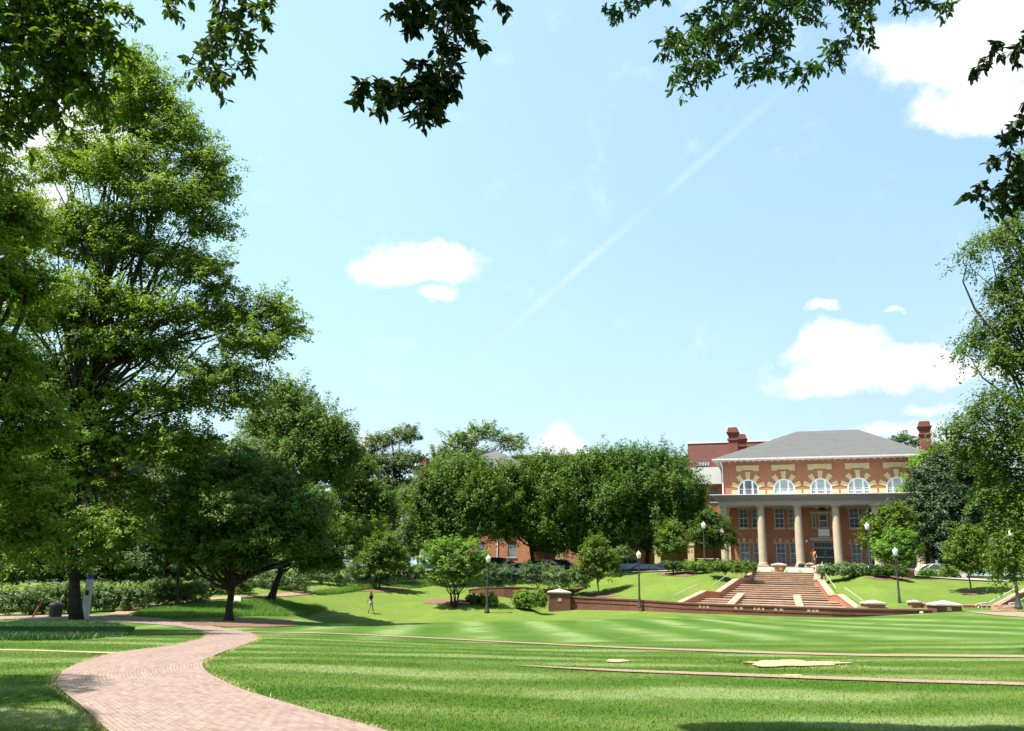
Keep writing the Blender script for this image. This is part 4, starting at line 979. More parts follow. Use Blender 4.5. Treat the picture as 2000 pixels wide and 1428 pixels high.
o = sx_.build('brick_steps', M_brick_cop); o.location = (base_p.x, base_p.y, base_p.z); tag(o, 'few brick steps at the right edge below the handrail', 'stairs')
# curved planter wall left of the low wall, and a brick seat in front
cw = world_wall('planter_wall', [(915,1151,74),(945,1147.5,73),(985,1146,72.4),(1025,1146.5,72.2),(1062,1150,72),(1100,1153,73),(1143,1148,76)], .4, M_brick_low, 'curved brick planter wall below the grey green shrubs', hgt=1.3, capm=MATS['dark coping'])
world_wall('brick_bench', [(968,1177,69.5),(1008,1177,69.5)], .6, M_brick_red, 'low brick seat between two shrubs', 'bench', hgt=.9, capm=brick_mat('plum coping', (.28, .12, .11), (.22, .09, .08), (.2, .12, .1)))
world_wall('brick_kerb', [(878,1174,67.5),(918,1177,67.3)], .3, M_brick_low, 'low brick kerb below the multi stemmed tree', 'kerb', hgt=.5)
world_wall('stone_retaining_wall', [(806,1127,84),(819,1116,85),(848,1113,85.5)], .5, mat('rough stone', (.36, .28, .23), .9, .3, 6, bump=.8, bscale=12), 'sloping stone wall below the silver car', hgt=1.5, capm=M_cap)
# ------------------------------------------------------------------ street lamps
def make_lamp():
    ro = empty('street_lamp', (0, 0, 0)); H = 4.2
    f = MB(); f.lathe([(.20, 0), (.21, .06), (.19, .12), (.155, .2), (.13, .38), (.10, .62), (.085, .75), (.09, .78), (.078, .82), (.052, H - 1.0), (.058, H - .98), (.058, H - .93), (.045, H - .9), (.045, H - .8), (.075, H - .72), (.12, H - .64), (.125, H - .58)], n=14)
    f.build('post', M_post, ro, smooth=True)
    f = MB(); f.lathe([(.115, H - .58), (.135, H - .5), (.17, H - .38), (.185, H - .3), (.19, H - .26), (.16, H - .2), (.10, H - .13), (.05, H - .09)], n=18); f.build('globe', M_globe, ro, smooth=True)
    f = MB(); f.lathe([(.05, H - .09), (.03, H - .06), (.035, H - .04), (.01, H)], n=8); f.build('finial', M_globe, ro, smooth=True)
    return ro
LAMPS = [(951,1197,65,'street lamp left of the low wall, before the multi stemmed tree'), (1758,1188,61.5,'street lamp standing behind the low wall at the right, nearest the steps'),
         (1249,1187,66,'street lamp behind the middle of the low wall'), (1377,1117,73.5,'street lamp on the crest left of the brick steps'),
         (1701,1125,69,'street lamp on the crest among the right hedges'), (781,1136,87,'distant street lamp by the silver car'), (1990,1189,47,'street lamp half hidden by hanging branches at the right edge')]
lamp0 = None
for i, (px, py, Y_, lab) in enumerate(LAMPS):
    p = P(px, py, Y_)
    if lamp0 is None: l = lamp0 = make_lamp()
    else:
        l = lamp0.copy(); col.objects.link(l)
        for ch in lamp0.children:
            c = ch.copy(); col.objects.link(c); c.parent = l
    l.location = p; tag(l, lab, 'street lamp', 'globe topped street lamps')

# ------------------------------------------------------------------ cars
M_tyre = mat('tyre rubber', (.02, .02, .02), .8); M_rim = mat('wheel alloy', (.45, .45, .46), .3, metal=.8)
M_cargl = mat('car glass', (.03, .04, .05), .05, .1, 1, spec=.9); M_red = mat('tail lamp red', (.5, .03, .02), .2)
def make_car(px, py_top, Y, paint, label, yaw=0, suv=False):
    p = P(px, py_top, Y); H = 1.65 if suv else 1.42; x, y = p.x, p.y
    ro = empty('parked_car', (x, y, p.z - H), -PSI + yaw); tag(ro, label, 'car', 'cars parked along the crest')
    m = mat(paint[0], paint[1], .22, .02, 1, spec=.6, metal=.2, coat=.6); L = 4.5
    side = [(-2.25,.35),(-2.22,.72),(-2.1,.86),(-1.2,.95),(1.55,.98),(2.15,.9),(2.25,.6),(2.2,.32)]
    f = MB(); W_ = .88
    secs = []
    for yy, sc, zz in ((-W_, .94, .03), (-W_ + .1, 1, 0), (W_ - .1, 1, 0), (W_, .94, .03)):
        secs.append([(a * sc, yy, b - (zz if b > .5 else -zz)) for a, b in side])
    vs = [v for s in secs for v in s]; n = len(side); fs = [(i * n + k, i * n + (k + 1) % n, (i + 1) * n + (k + 1) % n, (i + 1) * n + k) for i in range(3) for k in range(n)]
    fs += [tuple(range(n)), tuple(range(3 * n, 4 * n))[::-1]]; f.add(vs, fs); body = f.build('body', m, ro)
    cab = [(-1.25,.93),(-.45,H-.06),(-.1,H),(.9,H-.02),(1.15,H-.08),(1.85 if not suv else 2.0,.96)]
    g = MB(); vs = []
    for yy, ins in ((-1, 0), (1, 0)):
        vs += [(a, yy * (W_ - .04 - .2 * (b - .93) / (H - .93)), b) for a, b in cab]
    n = len(cab); g.add(vs, [tuple(range(n)), tuple(range(n, 2 * n))[::-1]] + [(k, (k + 1) % n, (k + 1) % n + n, k + n) for k in range(n)]); g.build('window', M_cargl, ro)
    g = MB(); rf = cab[1:5]
    vs = [(a, s * (W_ - .22), b + .012 + dz) for s in (-1, 1) for dz in (0, .04) for a, b in rf]
    g.add(vs, [(0,1,2,3),(4,5,6,7),(8,9,10,11),(12,13,14,15)] + [(4+k,5+k,13+k,12+k) for k in range(3)] + [(k,k+1,9+k,8+k) for k in range(3)] + [(k,k+1,5+k,4+k) for k in range(3)] + [(8+k,9+k,13+k,12+k) for k in range(3)] + [(0,4,12,8),(3,7,15,11)]); g.build('roof', m, ro)
    g = MB()
    for s in (-1, 1):
        for (a, b), (c, d) in ((cab[0], cab[1]), ((.35, .95), (.38, H - .03)), (cab[4], cab[5])):
            g.tube([(a, s * (W_ - .03), b), (c, s * (W_ - .2), d)], .045, 6)
    g.build('pillar', m, ro)
    for a in (-1.4, 1.4):
        for s in (-1, 1):
            g = MB(); c = Vector((a, s * .80, .32)); n = 20
            g.add([(a + .32 * math.cos(2 * math.pi * k / n), s * .9 + t_, .32 + .32 * math.sin(2 * math.pi * k / n)) for t_ in (-.1, .1) for k in range(n)], [tuple(range(n)), tuple(range(n, 2 * n))[::-1]] + [(k, (k + 1) % n, (k + 1) % n + n, k + n) for k in range(n)])
            wv = g.build('wheel', M_tyre, ro); g = MB(); g.add([(a + .2 * math.cos(2 * math.pi * k / 12), s * .9 + t_, .32 + .2 * math.sin(2 * math.pi * k / 12)) for t_ in (-.11, .11) for k in range(12)], [tuple(range(12)), tuple(range(12, 24))[::-1]] + [(k, (k + 1) % 12, (k + 1) % 12 + 12, k + 12) for k in range(12)]); g.build('rim', M_rim, wv)
    for s in (-1, 1):
        g = MB(); g.box(-2.28, -2.2, s * .6 - .15, s * .6 + .15, .62, .75); g.build('headlight', M_globe, ro)
        g = MB(); g.box(2.18, 2.27, s * .62 - .13, s * .62 + .13, .65, .82); g.build('taillight', M_red, ro)
    return ro
silver, white, navy, black, beige, blue = ('silver paint', (.5, .53, .56)), ('white car paint', (.8, .8, .78)), ('navy car paint', (.03, .05, .12)), ('black car paint', (.02, .02, .025)), ('cream car paint', (.75, .7, .62)), ('blue grey car paint', (.25, .32, .45))
make_car(826, 1102, 89, silver, 'silver car above the sloping stone wall at the left')
make_car(968, 1090, 85, black, 'black car parked behind the left street lamp')
make_car(1016, 1100, 82.5, white, 'white car with only its bonnet clear of the grey shrub')
make_car(1055, 1094, 84.5, white, 'white car behind the grey green shrub')
make_car(1088, 1094, 86.5, navy, 'dark navy car between two shrubs below the tree row')
make_car(1218, 1091, 84, blue, 'blue grey car left of the middle street lamp', yaw=.2)
make_car(1262, 1101, 82, navy, 'low navy car right of the middle street lamp')
make_car(1303, 1096, 83, beige, 'cream roofed car left of the crest sapling', yaw=.15)
make_car(1825, 1102, 74, beige, 'cream car under the big evergreen at the right', yaw=.3)

# ------------------------------------------------------------------ people
def skin_body(verts, edges, radii, root_i=0, sub=2):
    me = bpy.data.meshes.new('tmp'); me.from_pydata([tuple(v) for v in verts], edges, []); o = bpy.data.objects.new('tmp', me); col.objects.link(o)
    md = o.modifiers.new('s', 'SKIN'); md.use_smooth_shade = True
    for i, r in enumerate(radii):
        sv = me.skin_vertices[0].data[i]; sv.radius = (r, r) if not isinstance(r, tuple) else r; sv.use_root = (i == root_i)
    if sub: s = o.modifiers.new('u', 'SUBSURF'); s.levels = s.render_levels = sub
    dg = bpy.context.evaluated_depsgraph_get(); dg.update(); ev = o.evaluated_get(dg); nm = bpy.data.meshes.new_from_object(ev)
    bpy.data.objects.remove(o); return nm
M_skin = mat('light skin', (.48, .28, .2), .6, .05, 5); M_skin2 = mat('tanned skin', (.42, .24, .17), .6, .05, 5)
M_hair = mat('dark brown hair', (.025, .016, .012), .5, .2, 30); M_cap2 = mat('grey cap cloth', (.16, .16, .18), .8)
def figure(loc, yaw, h, J, cloth, hair=None, skin=M_skin, label='', female=False):
    ro = empty('person', loc, yaw); tag(ro, label, 'person'); s = h / 1.7
    names = ['pel','wai','che','nec','head','top','hL','kL','aL','tL','hR','kR','aR','tR','sL','eL','wL','sR','eR','wR']
    V = [Vector(J[k]) * s for k in names]; idx = {k: i for i, k in enumerate(names)}
    E_ = [('pel','wai'),('wai','che'),('che','nec'),('nec','head'),('head','top'),('pel','hL'),('hL','kL'),('kL','aL'),('aL','tL'),('pel','hR'),('hR','kR'),('kR','aR'),('aR','tR'),('che','sL'),('sL','eL'),('eL','wL'),('che','sR'),('sR','eR'),('eR','wR')]
    rad = dict(pel=.125,wai=.115,che=.13,nec=.055,head=.10,top=.075,hL=.095,kL=.058,aL=.042,tL=.035,hR=.095,kR=.058,aR=.042,tR=.035,sL=.06,eL=.042,wL=.03,sR=.06,eR=.042,wR=.03)
    if female: rad.update(che=.11, wai=.09, hL=.085, hR=.085, sL=.045, sR=.045, eL=.034, eR=.034)
    # five fingers and a thumb on each hand, rooted in the wrist and palm
    vs = list(V); es = [(idx[a], idx[b]) for a, b in E_]; rr = [rad[k] * s for k in names]
    for sd in 'LR':
        wv = V[idx['w' + sd]]; dr = (wv - V[idx['e' + sd]]).normalized(); lat = Vector((0, 1, 0)) if abs(dr.y) < .7 else Vector((1, 0, 0))
        lat = (lat - dr * lat.dot(dr)).normalized(); pi_ = len(vs); vs.append(wv + dr * .05 * s); es.append((idx['w' + sd], pi_)); rr.append(.03 * s)
        for k, (ln, of) in enumerate(((.075, -.027), (.085, -.009), (.08, .009), (.062, .027))):
            a = len(vs); vs += [wv + dr * .085 * s + lat * of * s, wv + dr * (.085 + ln * .55) * s + lat * of * 1.1 * s, wv + dr * (.085 + ln) * s + lat * of * s + Vector((0, 0, .0)) + dr.cross(lat) * .02 * s]
            es += [(pi_, a), (a, a + 1), (a + 1, a + 2)]; rr += [.0095 * s, .009 * s, .007 * s]
        a = len(vs); vs += [wv + dr * .04 * s - lat * .035 * s, wv + dr * .085 * s - lat * .05 * s]; es += [(pi_, a), (a, a + 1)]; rr += [.011 * s, .008 * s]
    me = skin_body(vs, es, rr); body = link('body', me, skin, ro)
    hd = (V[idx['head']] + V[idx['top']]) / 2; fw = Vector((0, -1, 0))
    f = MB(); f.tube([hd + fw * .095 * s + Vector((0, 0, .01)), hd + fw * .125 * s + Vector((0, 0, -.03)), hd + fw * .09 * s + Vector((0, 0, -.04))], [.008 * s, .016 * s, .01 * s], 6); f.build('nose', skin, ro, smooth=True)
    for sx in (-1, 1):
        f = MB(); f.lathe([(.001, -.012), (.012, 0), (.001, .012)], tuple(hd + fw * .098 * s + Vector((sx * .033, 0, .012))), 8); f.build('eye', M_globe, ro, smooth=True)
        f = MB(); f.lathe([(.001, -.03), (.016, -.01), (.018, .015), (.001, .03)], tuple(hd + Vector((sx * .1 * s, 0, -.005))), 8); f.build('ear', skin, ro, smooth=True)
    for nm, m_, spec_ in cloth:
        vs2, es2, rs2 = [], [], []; seen = {}
        for a, b, ra, rb, t0, t1 in spec_:
            va, vb = V[idx[a]], V[idx[b]]
            for (key, pt, r_) in (((a, t0), va.lerp(vb, t0), ra), ((a, b, t1) if t1 != 1 else (b, 0), va.lerp(vb, t1), rb)):
                if key not in seen: seen[key] = len(vs2); vs2.append(pt); rs2.append(r_ * s)
            es2.append((seen[(a, t0)], seen[(a, b, t1) if t1 != 1 else (b, 0)]))
        link(nm, skin_body(vs2, es2, rs2, 0, 2), m_, ro)
    return ro, V, idx, s
def hair_mesh(parent, pts, rad, m=M_hair, name='hair'):
    link(name, skin_body(pts, [(i, i + 1) for i in range(len(pts) - 1)], rad, 0, 2), m, parent)
# walking woman: profile to the right, long dark hair, black top, grey skirt
J = dict(pel=(0,0,.92),wai=(0,-.01,1.08),che=(0,-.03,1.28),nec=(0,-.04,1.43),head=(0,-.075,1.54),top=(0,-.085,1.62),
         hL=(.09,0,.88),kL=(.09,-.14,.5),aL=(.08,-.22,.09),tL=(.08,-.36,.03),hR=(-.09,0,.88),kR=(-.09,-.03,.48),aR=(-.08,.17,.12),tR=(-.08,.06,.03),
         sL=(.17,-.02,1.36),eL=(.2,.1,1.12),wL=(.19,.02,.92),sR=(-.17,-.02,1.36),eR=(-.2,.14,1.14),wR=(-.17,.2,.9))
wp = P(723, 1198, 65); wp.z = tz(wp.x, wp.y)
M_top = mat('black top', (.015, .013, .015), .8); M_skirt = mat('grey skirt cloth', (.38, .42, .46), .8, .1, 6)
ro, V, ix, s = figure(wp, R(62), 1.62, J, [
  ('top', M_top, [('che','wai',.128,.105,0,1),('wai','pel',.105,.12,0,.5),('che','nec',.128,.075,0,.55),('che','sL',.128,.062,0,1),('sL','eL',.062,.055,0,.4),('che','sR',.128,.062,0,1),('sR','eR',.062,.055,0,.4)]),
  ('skirt', M_skirt, [('pel','wai',.145,.115,0,.35),('pel','hL',.145,.125,0,1),('hL','kL',.125,.135,0,.55),('pel','hR',.145,.125,0,1),('hR','kR',.125,.135,0,.55)]),
  ('shoe', M_hair, [('aL','tL',.05,.042,0,1)]), ('shoe', M_hair, [('aR','tR',.05,.042,0,1)])],
  label='woman walking on the lawn with long dark hair, black top and grey skirt', female=True)
hd = V[ix['head']]
hair_mesh(ro, [hd + Vector((0, -.02, .10)), hd + Vector((0, .035, .06)), hd + Vector((0, .06, -.06)), hd + Vector((0, .075, -.2)), hd + Vector((0, .085, -.33))], [.085, .105, .10, .09, .05])
# man seen from behind: orange shirt, grey shorts, cap
J2 = dict(pel=(0,0,.92),wai=(0,0,1.08),che=(0,0,1.3),nec=(0,-.01,1.46),head=(0,-.02,1.58),top=(0,-.02,1.66),
         hL=(.1,0,.88),kL=(.11,-.03,.5),aL=(.11,.06,.09),tL=(.12,-.07,.03),hR=(-.1,0,.88),kR=(-.11,-.08,.5),aR=(-.11,-.06,.09),tR=(-.12,-.2,.03),
         sL=(.21,0,1.4),eL=(.30,.04,1.13),wL=(.30,-.12,.95),sR=(-.21,0,1.4),eR=(-.30,.04,1.13),wR=(-.30,-.12,.95))
mp = P(1588, 1105, 91)
M_or = mat('orange shirt cloth', (.78, .27, .07), .85, .08, 6); M_sh = mat('grey shorts cloth', (.30, .27, .26), .85, .1, 6)
mz = B(1560, 1107, DP)[1]; mp.z = mz
mq = BW(B(1588, 1080, 93.6)[0], 93.6 - .4, mz)
ro, V, ix, s = figure(mq, R(-20), 1.78, J2, [
  ('shirt', M_or, [('che','wai',.175,.15,0,1),('wai','pel',.15,.16,0,.8),('che','nec',.175,.08,0,.6),('che','sL',.175,.10,0,1),('sL','eL',.10,.085,0,.6),('che','sR',.175,.10,0,1),('sR','eR',.10,.085,0,.6)]),
  ('shorts', M_sh, [('pel','wai',.155,.14,0,.3),('pel','hL',.155,.13,0,1),('hL','kL',.13,.11,0,.85),('pel','hR',.155,.13,0,1),('hR','kR',.13,.11,0,.85)]),
  ('shoe', M_cap2, [('aL','tL',.055,.045,0,1)]), ('shoe', M_cap2, [('aR','tR',.055,.045,0,1)])],
  skin=M_skin2, label='man in an orange shirt and grey shorts seen from behind near the door')
hd = V[ix['head']]
hair_mesh(ro, [hd + Vector((0, 0, .0)), hd + Vector((0, 0, .09)), hd + Vector((0, 0, .13))], [.105, .108, .06], M_cap2, 'cap')
# seated person in white beyond the hedge
J3 = dict(pel=(0,.05,.46),wai=(0,.05,.62),che=(0,.02,.84),nec=(0,0,1.0),head=(0,-.04,1.12),top=(0,-.05,1.2),
         hL=(.1,0,.45),kL=(.12,-.42,.48),aL=(.12,-.46,.1),tL=(.12,-.58,.04),hR=(-.1,0,.45),kR=(-.12,-.42,.48),aR=(-.12,-.46,.1),tR=(-.12,-.58,.04),
         sL=(.18,.02,.94),eL=(.22,-.06,.7),wL=(.14,-.3,.6),sR=(-.18,.02,.94),eR=(-.22,-.06,.7),wR=(-.14,-.3,.6))
sp_ = P(1650, 1098, 80); sz = sp_.z - 1.15
ro, V, ix, s = figure((sp_.x, sp_.y, sz), R(-75), 1.68, J3, [
  ('shirt', M_white, [('che','wai',.16,.145,0,1),('wai','pel',.145,.14,0,.6),('che','nec',.16,.08,0,.6),('che','sL',.16,.09,0,1),('sL','eL',.09,.08,0,.6),('che','sR',.16,.09,0,1),('sR','eR',.09,.08,0,.6)]),
  ('trousers', M_cap2, [('pel','hL',.14,.12,0,1),('hL','kL',.12,.08,0,1),('kL','aL',.08,.06,0,.9),('pel','hR',.14,.12,0,1),('hR','kR',.12,.08,0,1),('kR','aR',.08,.06,0,.9)])],
  label='person in a white shirt seated behind the right hedge')
hd = V[ix['head']]; hair_mesh(ro, [hd + Vector((0, .02, .02)), hd + Vector((0, .01, .1)), hd + Vector((0, 0, .13))], [.1, .105, .06])
f = MB(); f.box(-.9, .9, -.2, .25, sz * 0 - .0, .42); f.box(-.95, .95, -.25, .3, .42, .46); o = f.build('bench', M_conc); o.location = (sp_.x, sp_.y, sz - .0); o.rotation_euler[2] = R(-75); tag(o, 'plain stone bench under the seated person in white', 'bench')

# ------------------------------------------------------------------ small things on the ground
def at_ground(px, py, Y=None):
    p = G(px, py) if Y is None else P(px, py, Y); p.z = tz(p.x, p.y); return p
# call post: pale square pillar with blue light
b0 = P(166, 1205, 43.5); t0 = P(170, 1121, 43.5); ro = empty('call_post', b0); tag(ro, 'tall pale call post with a blue light beside the big trunk', 'post')
H_ = t0.z - b0.z; f = MB(); f.hexa([(-.17,-.12,-.3),(.17,-.12,-.3),(.17,.12,-.3),(-.17,.12,-.3),(-.14,-.11,H_-.25),(.14,-.11,H_-.25),(.14,.11,H_-.25),(-.14,.11,H_-.25)]); f.build('pillar', mat('pale call post paint', (.62, .64, .60), .6, .1, 3), ro)
f = MB(); f.lathe([(.13, H_ - .249), (.13, H_ - .08), (.09, H_ - .02), (.02, H_)], n=14); f.build('light', mat('blue lamp glass', (.01, .08, .75), .25, .05, 3), ro)
f = MB(); f.box(-.08, .08, -.135, -.121, H_ * .5, H_ * .62); f.build('speaker_panel', M_iron, ro)
b0 = P(107, 1207, 46); ro = empty('litter_bin', b0); tag(ro, 'squat dark litter bin by the hedge left of the big trunk', 'bin')
f = MB(); f.lathe([(.30, -.1), (.31, .1), (.33, .5), (.33, .62)], n=18); f.build('body', mat('brown bin slats', (.07, .06, .055), .8, .2, 9), ro)
f = MB(); f.lathe([(.36, .62), (.37, .68), (.36, .74), (.1, .78)], n=18); f.build('lid', mat('grey bin lid', (.16, .16, .16), .6), ro)
b0 = P(60, 1208, 46); f = MB(); f.tube([(0, 0, -.1), (.28, .05, .55), (.42, .08, .85)], .05, 6); o = f.build('leaning_stake', mat('rust brown timber', (.22, .09, .05), .85)); o.location = b0; tag(o, 'rust brown stake leaning beside the far left hedge', 'stake')
b0 = P(462, 1189, 56); ro = empty('sandwich_board', b0); tag(ro, 'small white sandwich board behind the dark round tree', 'sign'); h_ = .75
for s_, nm in ((-1, 'front_panel'), (1, 'back_panel')):
    f = MB(); f.hexa([(-.3, s_ * .28, -.05), (.3, s_ * .28, -.05), (.3, s_ * .25, -.05), (-.3, s_ * .25, -.05), (-.22, s_ * .04, h_), (.22, s_ * .04, h_), (.22, s_ * .01, h_), (-.22, s_ * .01, h_)]); f.build(nm, M_white, ro)
b0 = P(1801, 1208, 52); f = MB(); f.lathe([(.02, 0), (.10, .03), (.12, .08), (.08, .13), (.01, .15)], n=10); o = f.build('ball', mat('pale ball', (.7, .72, .6), .6), smooth=True); o.location = (b0.x, b0.y, tz(b0.x, b0.y) + .01); tag(o, 'small pale ball on the lawn before the low wall', 'ball')
b0 = P(1566, 1118, 77.5); ro = empty('litter_bin', b0); tag(ro, 'small black bin at the head of the brick steps', 'bin')
f = MB(); f.lathe([(.24, -.2), (.25, .1), (.26, .62)], n=14); f.build('body', M_iron, ro); f = MB(); f.lathe([(.29, .62), (.29, .68), (.15, .8), (.02, .82)], n=14); f.build('lid', M_iron, ro)

# ------------------------------------------------------------------ shrubs and hedges
def shrub(px0, px1, pt, pb, Y, lm, label, name='shrub', cat='shrub', leaf=.13, n=5000, seed=1, group=None, rows=None, clump=.22, dy=0):
    k = rows or max(1, round((px1 - px0) / max(14, (pb - pt)) * .9)); w_ = (px1 - px0) / k; cy = (pt + pb) / 2
    rnd = random.Random(seed); lobes = [(px0 + w_ * (i + .5), cy + rnd.uniform(-1, 1.5) + dy * i, w_ * .64, (pb - pt) / 2 * rnd.uniform(.95, 1.12), rnd.uniform(-.3, .3)) for i in range(k)]
    b = P((px0 + px1) / 2, pb, Y)
    return tree(name, label, cat, None, Y, lobes, leaf, n, lm, M_bark, .05, seed, group, clump, .8, stems=3, fork=.3, inner=.25, limbs=15, root_at=(b.x, b.y, b.z - .1), upn=.6, outn=1.0, limbr=.5)
L_hedge = L_bright
shrub(1388, 1446, 1098, 1121, 71.5, L_mid, 'clipped green hedge left of the steps, beside the crest lamp', 'hedge', 'hedge', n=14000, seed=11)
shrub(1443, 1472, 1100, 1121, 71.2, L_mid, 'small clipped shrub touching the left stair wall', n=6000, seed=12)
shrub(1341, 1379, 1097, 1118, 73.5, L_bright, 'bright rounded shrub between the crest sapling and lamp', n=7000, seed=13)
shrub(1300, 1346, 1098, 1118, 74.5, L_dark, 'dark hedge in shade behind the crest sapling', 'hedge', 'hedge', n=4000, seed=14)
shrub(1600, 1694, 1103, 1128, 69, L_pale, 'long olive green hedge right of the steps', 'hedge', 'hedge', n=20000, seed=15)
shrub(1702, 1770, 1107, 1128, 68.5, L_dark, 'dark hedge in tree shade right of the crest lamp', 'hedge', 'hedge', n=12000, seed=16)
shrub(1009, 1062, 1156, 1192, 67.5, L_bright, 'bright yellow green rounded shrub beside the big capped pier', n=20000, seed=17, rows=2)
shrub(946, 970, 1162, 1189, 67.5, L_bright, 'bright yellow green shrub directly behind the left lamp', n=3500, seed=18, rows=1)
shrub(914, 950, 1163, 1188, 67.8, L_dark, 'dark shaded shrub left of the left lamp', n=4500, seed=19, rows=2)
shrub(944, 1003, 1100, 1152, 74.5, L_grey, 'grey green shrub behind the planter wall, next to the left lamp', n=9000, seed=20, rows=2, clump=.3)
shrub(1022, 1080, 1098, 1152, 75, L_grey, 'grey green shrub under the white car', n=10000, seed=21, rows=2, clump=.3)
shrub(1068, 1146, 1106, 1160, 73.6, L_pale, 'pale green bushy shrub left of the middle sapling', n=13000, seed=22, rows=2, clump=.3)
shrub(1180, 1232, 1070, 1098, 79, L_grey, 'small grey green tree top behind the middle sapling', n=5000, seed=23, rows=2, clump=.3)
shrub(55, 165, 1142, 1210, 50, L_pale, 'pale green hedge left of the big trunk', 'hedge', 'hedge', leaf=.12, n=16000, seed=24, rows=4, clump=.28)
shrub(172, 290, 1142, 1206, 51.5, L_pale, 'pale green hedge right of the big trunk and call post', 'hedge', 'hedge', leaf=.12, n=15000, seed=25, rows=4, clump=.28)
shrub(285, 400, 1130, 1196, 54.5, L_pale, 'yellowish hedge behind the thin trunk', 'hedge', 'hedge', leaf=.12, n=15000, seed=26, rows=4, clump=.28)
shrub(-70, 180, 1075, 1152, 66, L_dark, 'dark shrub bank behind the far left hedge', leaf=.2, n=26000, seed=35, rows=5, clump=.45)
shrub(170, 430, 1080, 1150, 67, L_dark, 'dark shrub bank behind the middle of the left hedges', leaf=.2, n=26000, seed=36, rows=5, clump=.45)
shrub(-30, 62, 1150, 1208, 48, L_pale, 'low pale shrub at the far left edge', leaf=.12, n=9000, seed=27, rows=3, clump=.28)
shrub(395, 490, 1120, 1178, 62, L_dark, 'dark shaded shrub behind the round tree', leaf=.12, n=9000, seed=28, rows=3, clump=.3)
shrub(490, 600, 1105, 1168, 66, L_pale, 'olive shrub behind the second trunk', leaf=.12, n=12000, seed=29, rows=3, clump=.3)
shrub(590, 700, 1095, 1158, 72, L_pale, 'olive shrub bank left of the small lawn tree', leaf=.12, n=12000, seed=30, rows=3, clump=.3)
shrub(690, 800, 1095, 1147, 78, L_dark, 'dark shrub bank behind the small lawn tree', leaf=.12, n=11000, seed=31, rows=4, clump=.3)
shrub(796, 826, 1105, 1127, 84, L_bright, 'yellow green shrub in front of the silver car', leaf=.12, n=2500, seed=32, rows=1)
shrub(1880, 2040, 1080, 1131, 80, L_dark, 'dark shrub bank closing the view at the right edge', leaf=.2, n=12000, seed=34, rows=5, clump=.4)
shrub(1795, 1870, 1112, 1130, 72.5, L_bright, 'low bright green plants below the cream car', leaf=.12, n=4000, seed=33, rows=5, clump=.2)

# ------------------------------------------------------------------ trees
T = tree
# the row of dark rounded trees in front of the left wing
row = 'dark rounded trees in a row along the crest'
T('shade_tree', 'leftmost dark rounded tree of the crest row, by the pyramid roof', 'tree', (905,1118), 80, [(860,975,55,55),(905,940,60,45,1),(940,985,55,60,-1),(870,1030,45,40),(925,1040,60,35,-1),(835,1000,30,40,1),(850,1060,30,30)], .23, 85000, L_row, M_bark3, .26, 41, row, .75, elong=1.5, edir=(.7, 1.1), limbs=30)
T('shade_tree', 'dark rounded tree of the crest row second from the left', 'tree', (1040,1112), 82, [(1010,950,60,45),(1060,935,55,45,1),(1085,985,50,55,-1),(1000,1000,50,50,-1),(1040,1040,75,38,-.5),(1085,1060,50,32),(965,1015,35,35,1)], .23, 90000, L_row, M_bark3, .26, 42, row, .75, elong=1.5, edir=(.7, 1.1), limbs=30)
T('shade_tree', 'dark rounded tree of the crest row third from the left', 'tree', (1165,1110), 83, [(1125,945,50,45),(1165,925,45,40,1),(1190,985,50,55,-1),(1120,1000,50,50,-1),(1155,1045,70,38,-.5),(1110,1065,45,30),(1170,1070,45,26)], .23, 85000, L_row, M_bark3, .26, 43, row, .75, elong=1.5, edir=(.7, 1.1), limbs=30)
T('shade_tree', 'rightmost and tallest dark rounded tree of the crest row', 'tree', (1262,1108), 84, [(1225,915,48,38),(1290,925,60,42,1),(1325,965,50,50,-1),(1250,965,55,55,-1),(1290,1015,75,45,-.5),(1350,1005,32,42,.5),(1230,1050,50,38,-1),(1270,1055,40,26),(1200,1010,40,40)], .23, 110000, L_row, M_bark3, .3, 44, row, .75, elong=1.5, edir=(.7, 1.1), limbs=36)
# airy trees behind
T('airy_tree', 'airy tree with bare twigs standing left of the pyramid roof', 'tree', (770,1130), 100, [(740,868,26,24),(790,855,28,24,1),(805,905,24,26),(765,915,36,32,-1),(715,910,24,34),(745,965,45,38,-2),(790,960,26,30)], .24, 34000, L_grey, M_bark, .3, 45, None, .75, flat=.45, inner=.3, limbs=46, twigs=3)
T('airy_tree', 'pale airy tree behind the pyramid roof', 'tree', (915,1120), 128, [(900,865,38,26),(945,850,36,24),(1000,868,26,24),(860,900,30,26,-2),(915,900,50,28),(840,925,26,22)], .34, 16000, L_pale, M_bark2, .35, 46, None, 1.0, flat=.45, inner=.3, limbs=50, twigs=4)
T('airy_tree', 'small airy tree top peeping over the right roof slope', 'tree', (1770,1110), 125, [(1765,860,22,14),(1800,868,22,16),(1745,870,12,10)], .3, 3500, L_pale, M_bark2, .25, 47, None, .8, limbs=16, twigs=2)
T('wispy_tree', 'wispy pale tree beside the distant lamp', 'tree', (820,1125), 90, [(815,1015,28,45),(825,1065,24,38),(800,975,24,28),(790,1050,20,30)], .2, 24000, L_pale, M_bark, .15, 48, None, .6, flat=1.1, limbs=20, droopy=.25)
T('broad_tree', 'tall loose tree rising right of the giant left tree', 'tree', (600,1150), 78, [(560,790,50,45),(600,830,60,48,-1),(650,870,42,50,-1),(520,850,45,50,1),(575,900,65,50,-2),(640,935,50,45),(680,890,20,34),(520,930,50,40)], .24, 75000, L_mid, M_bark2, .35, 49, None, .75, flat=.7, inner=.35, elong=1.3, edir=(.8, .7), spread=1.2, limbs=50, twigs=2)
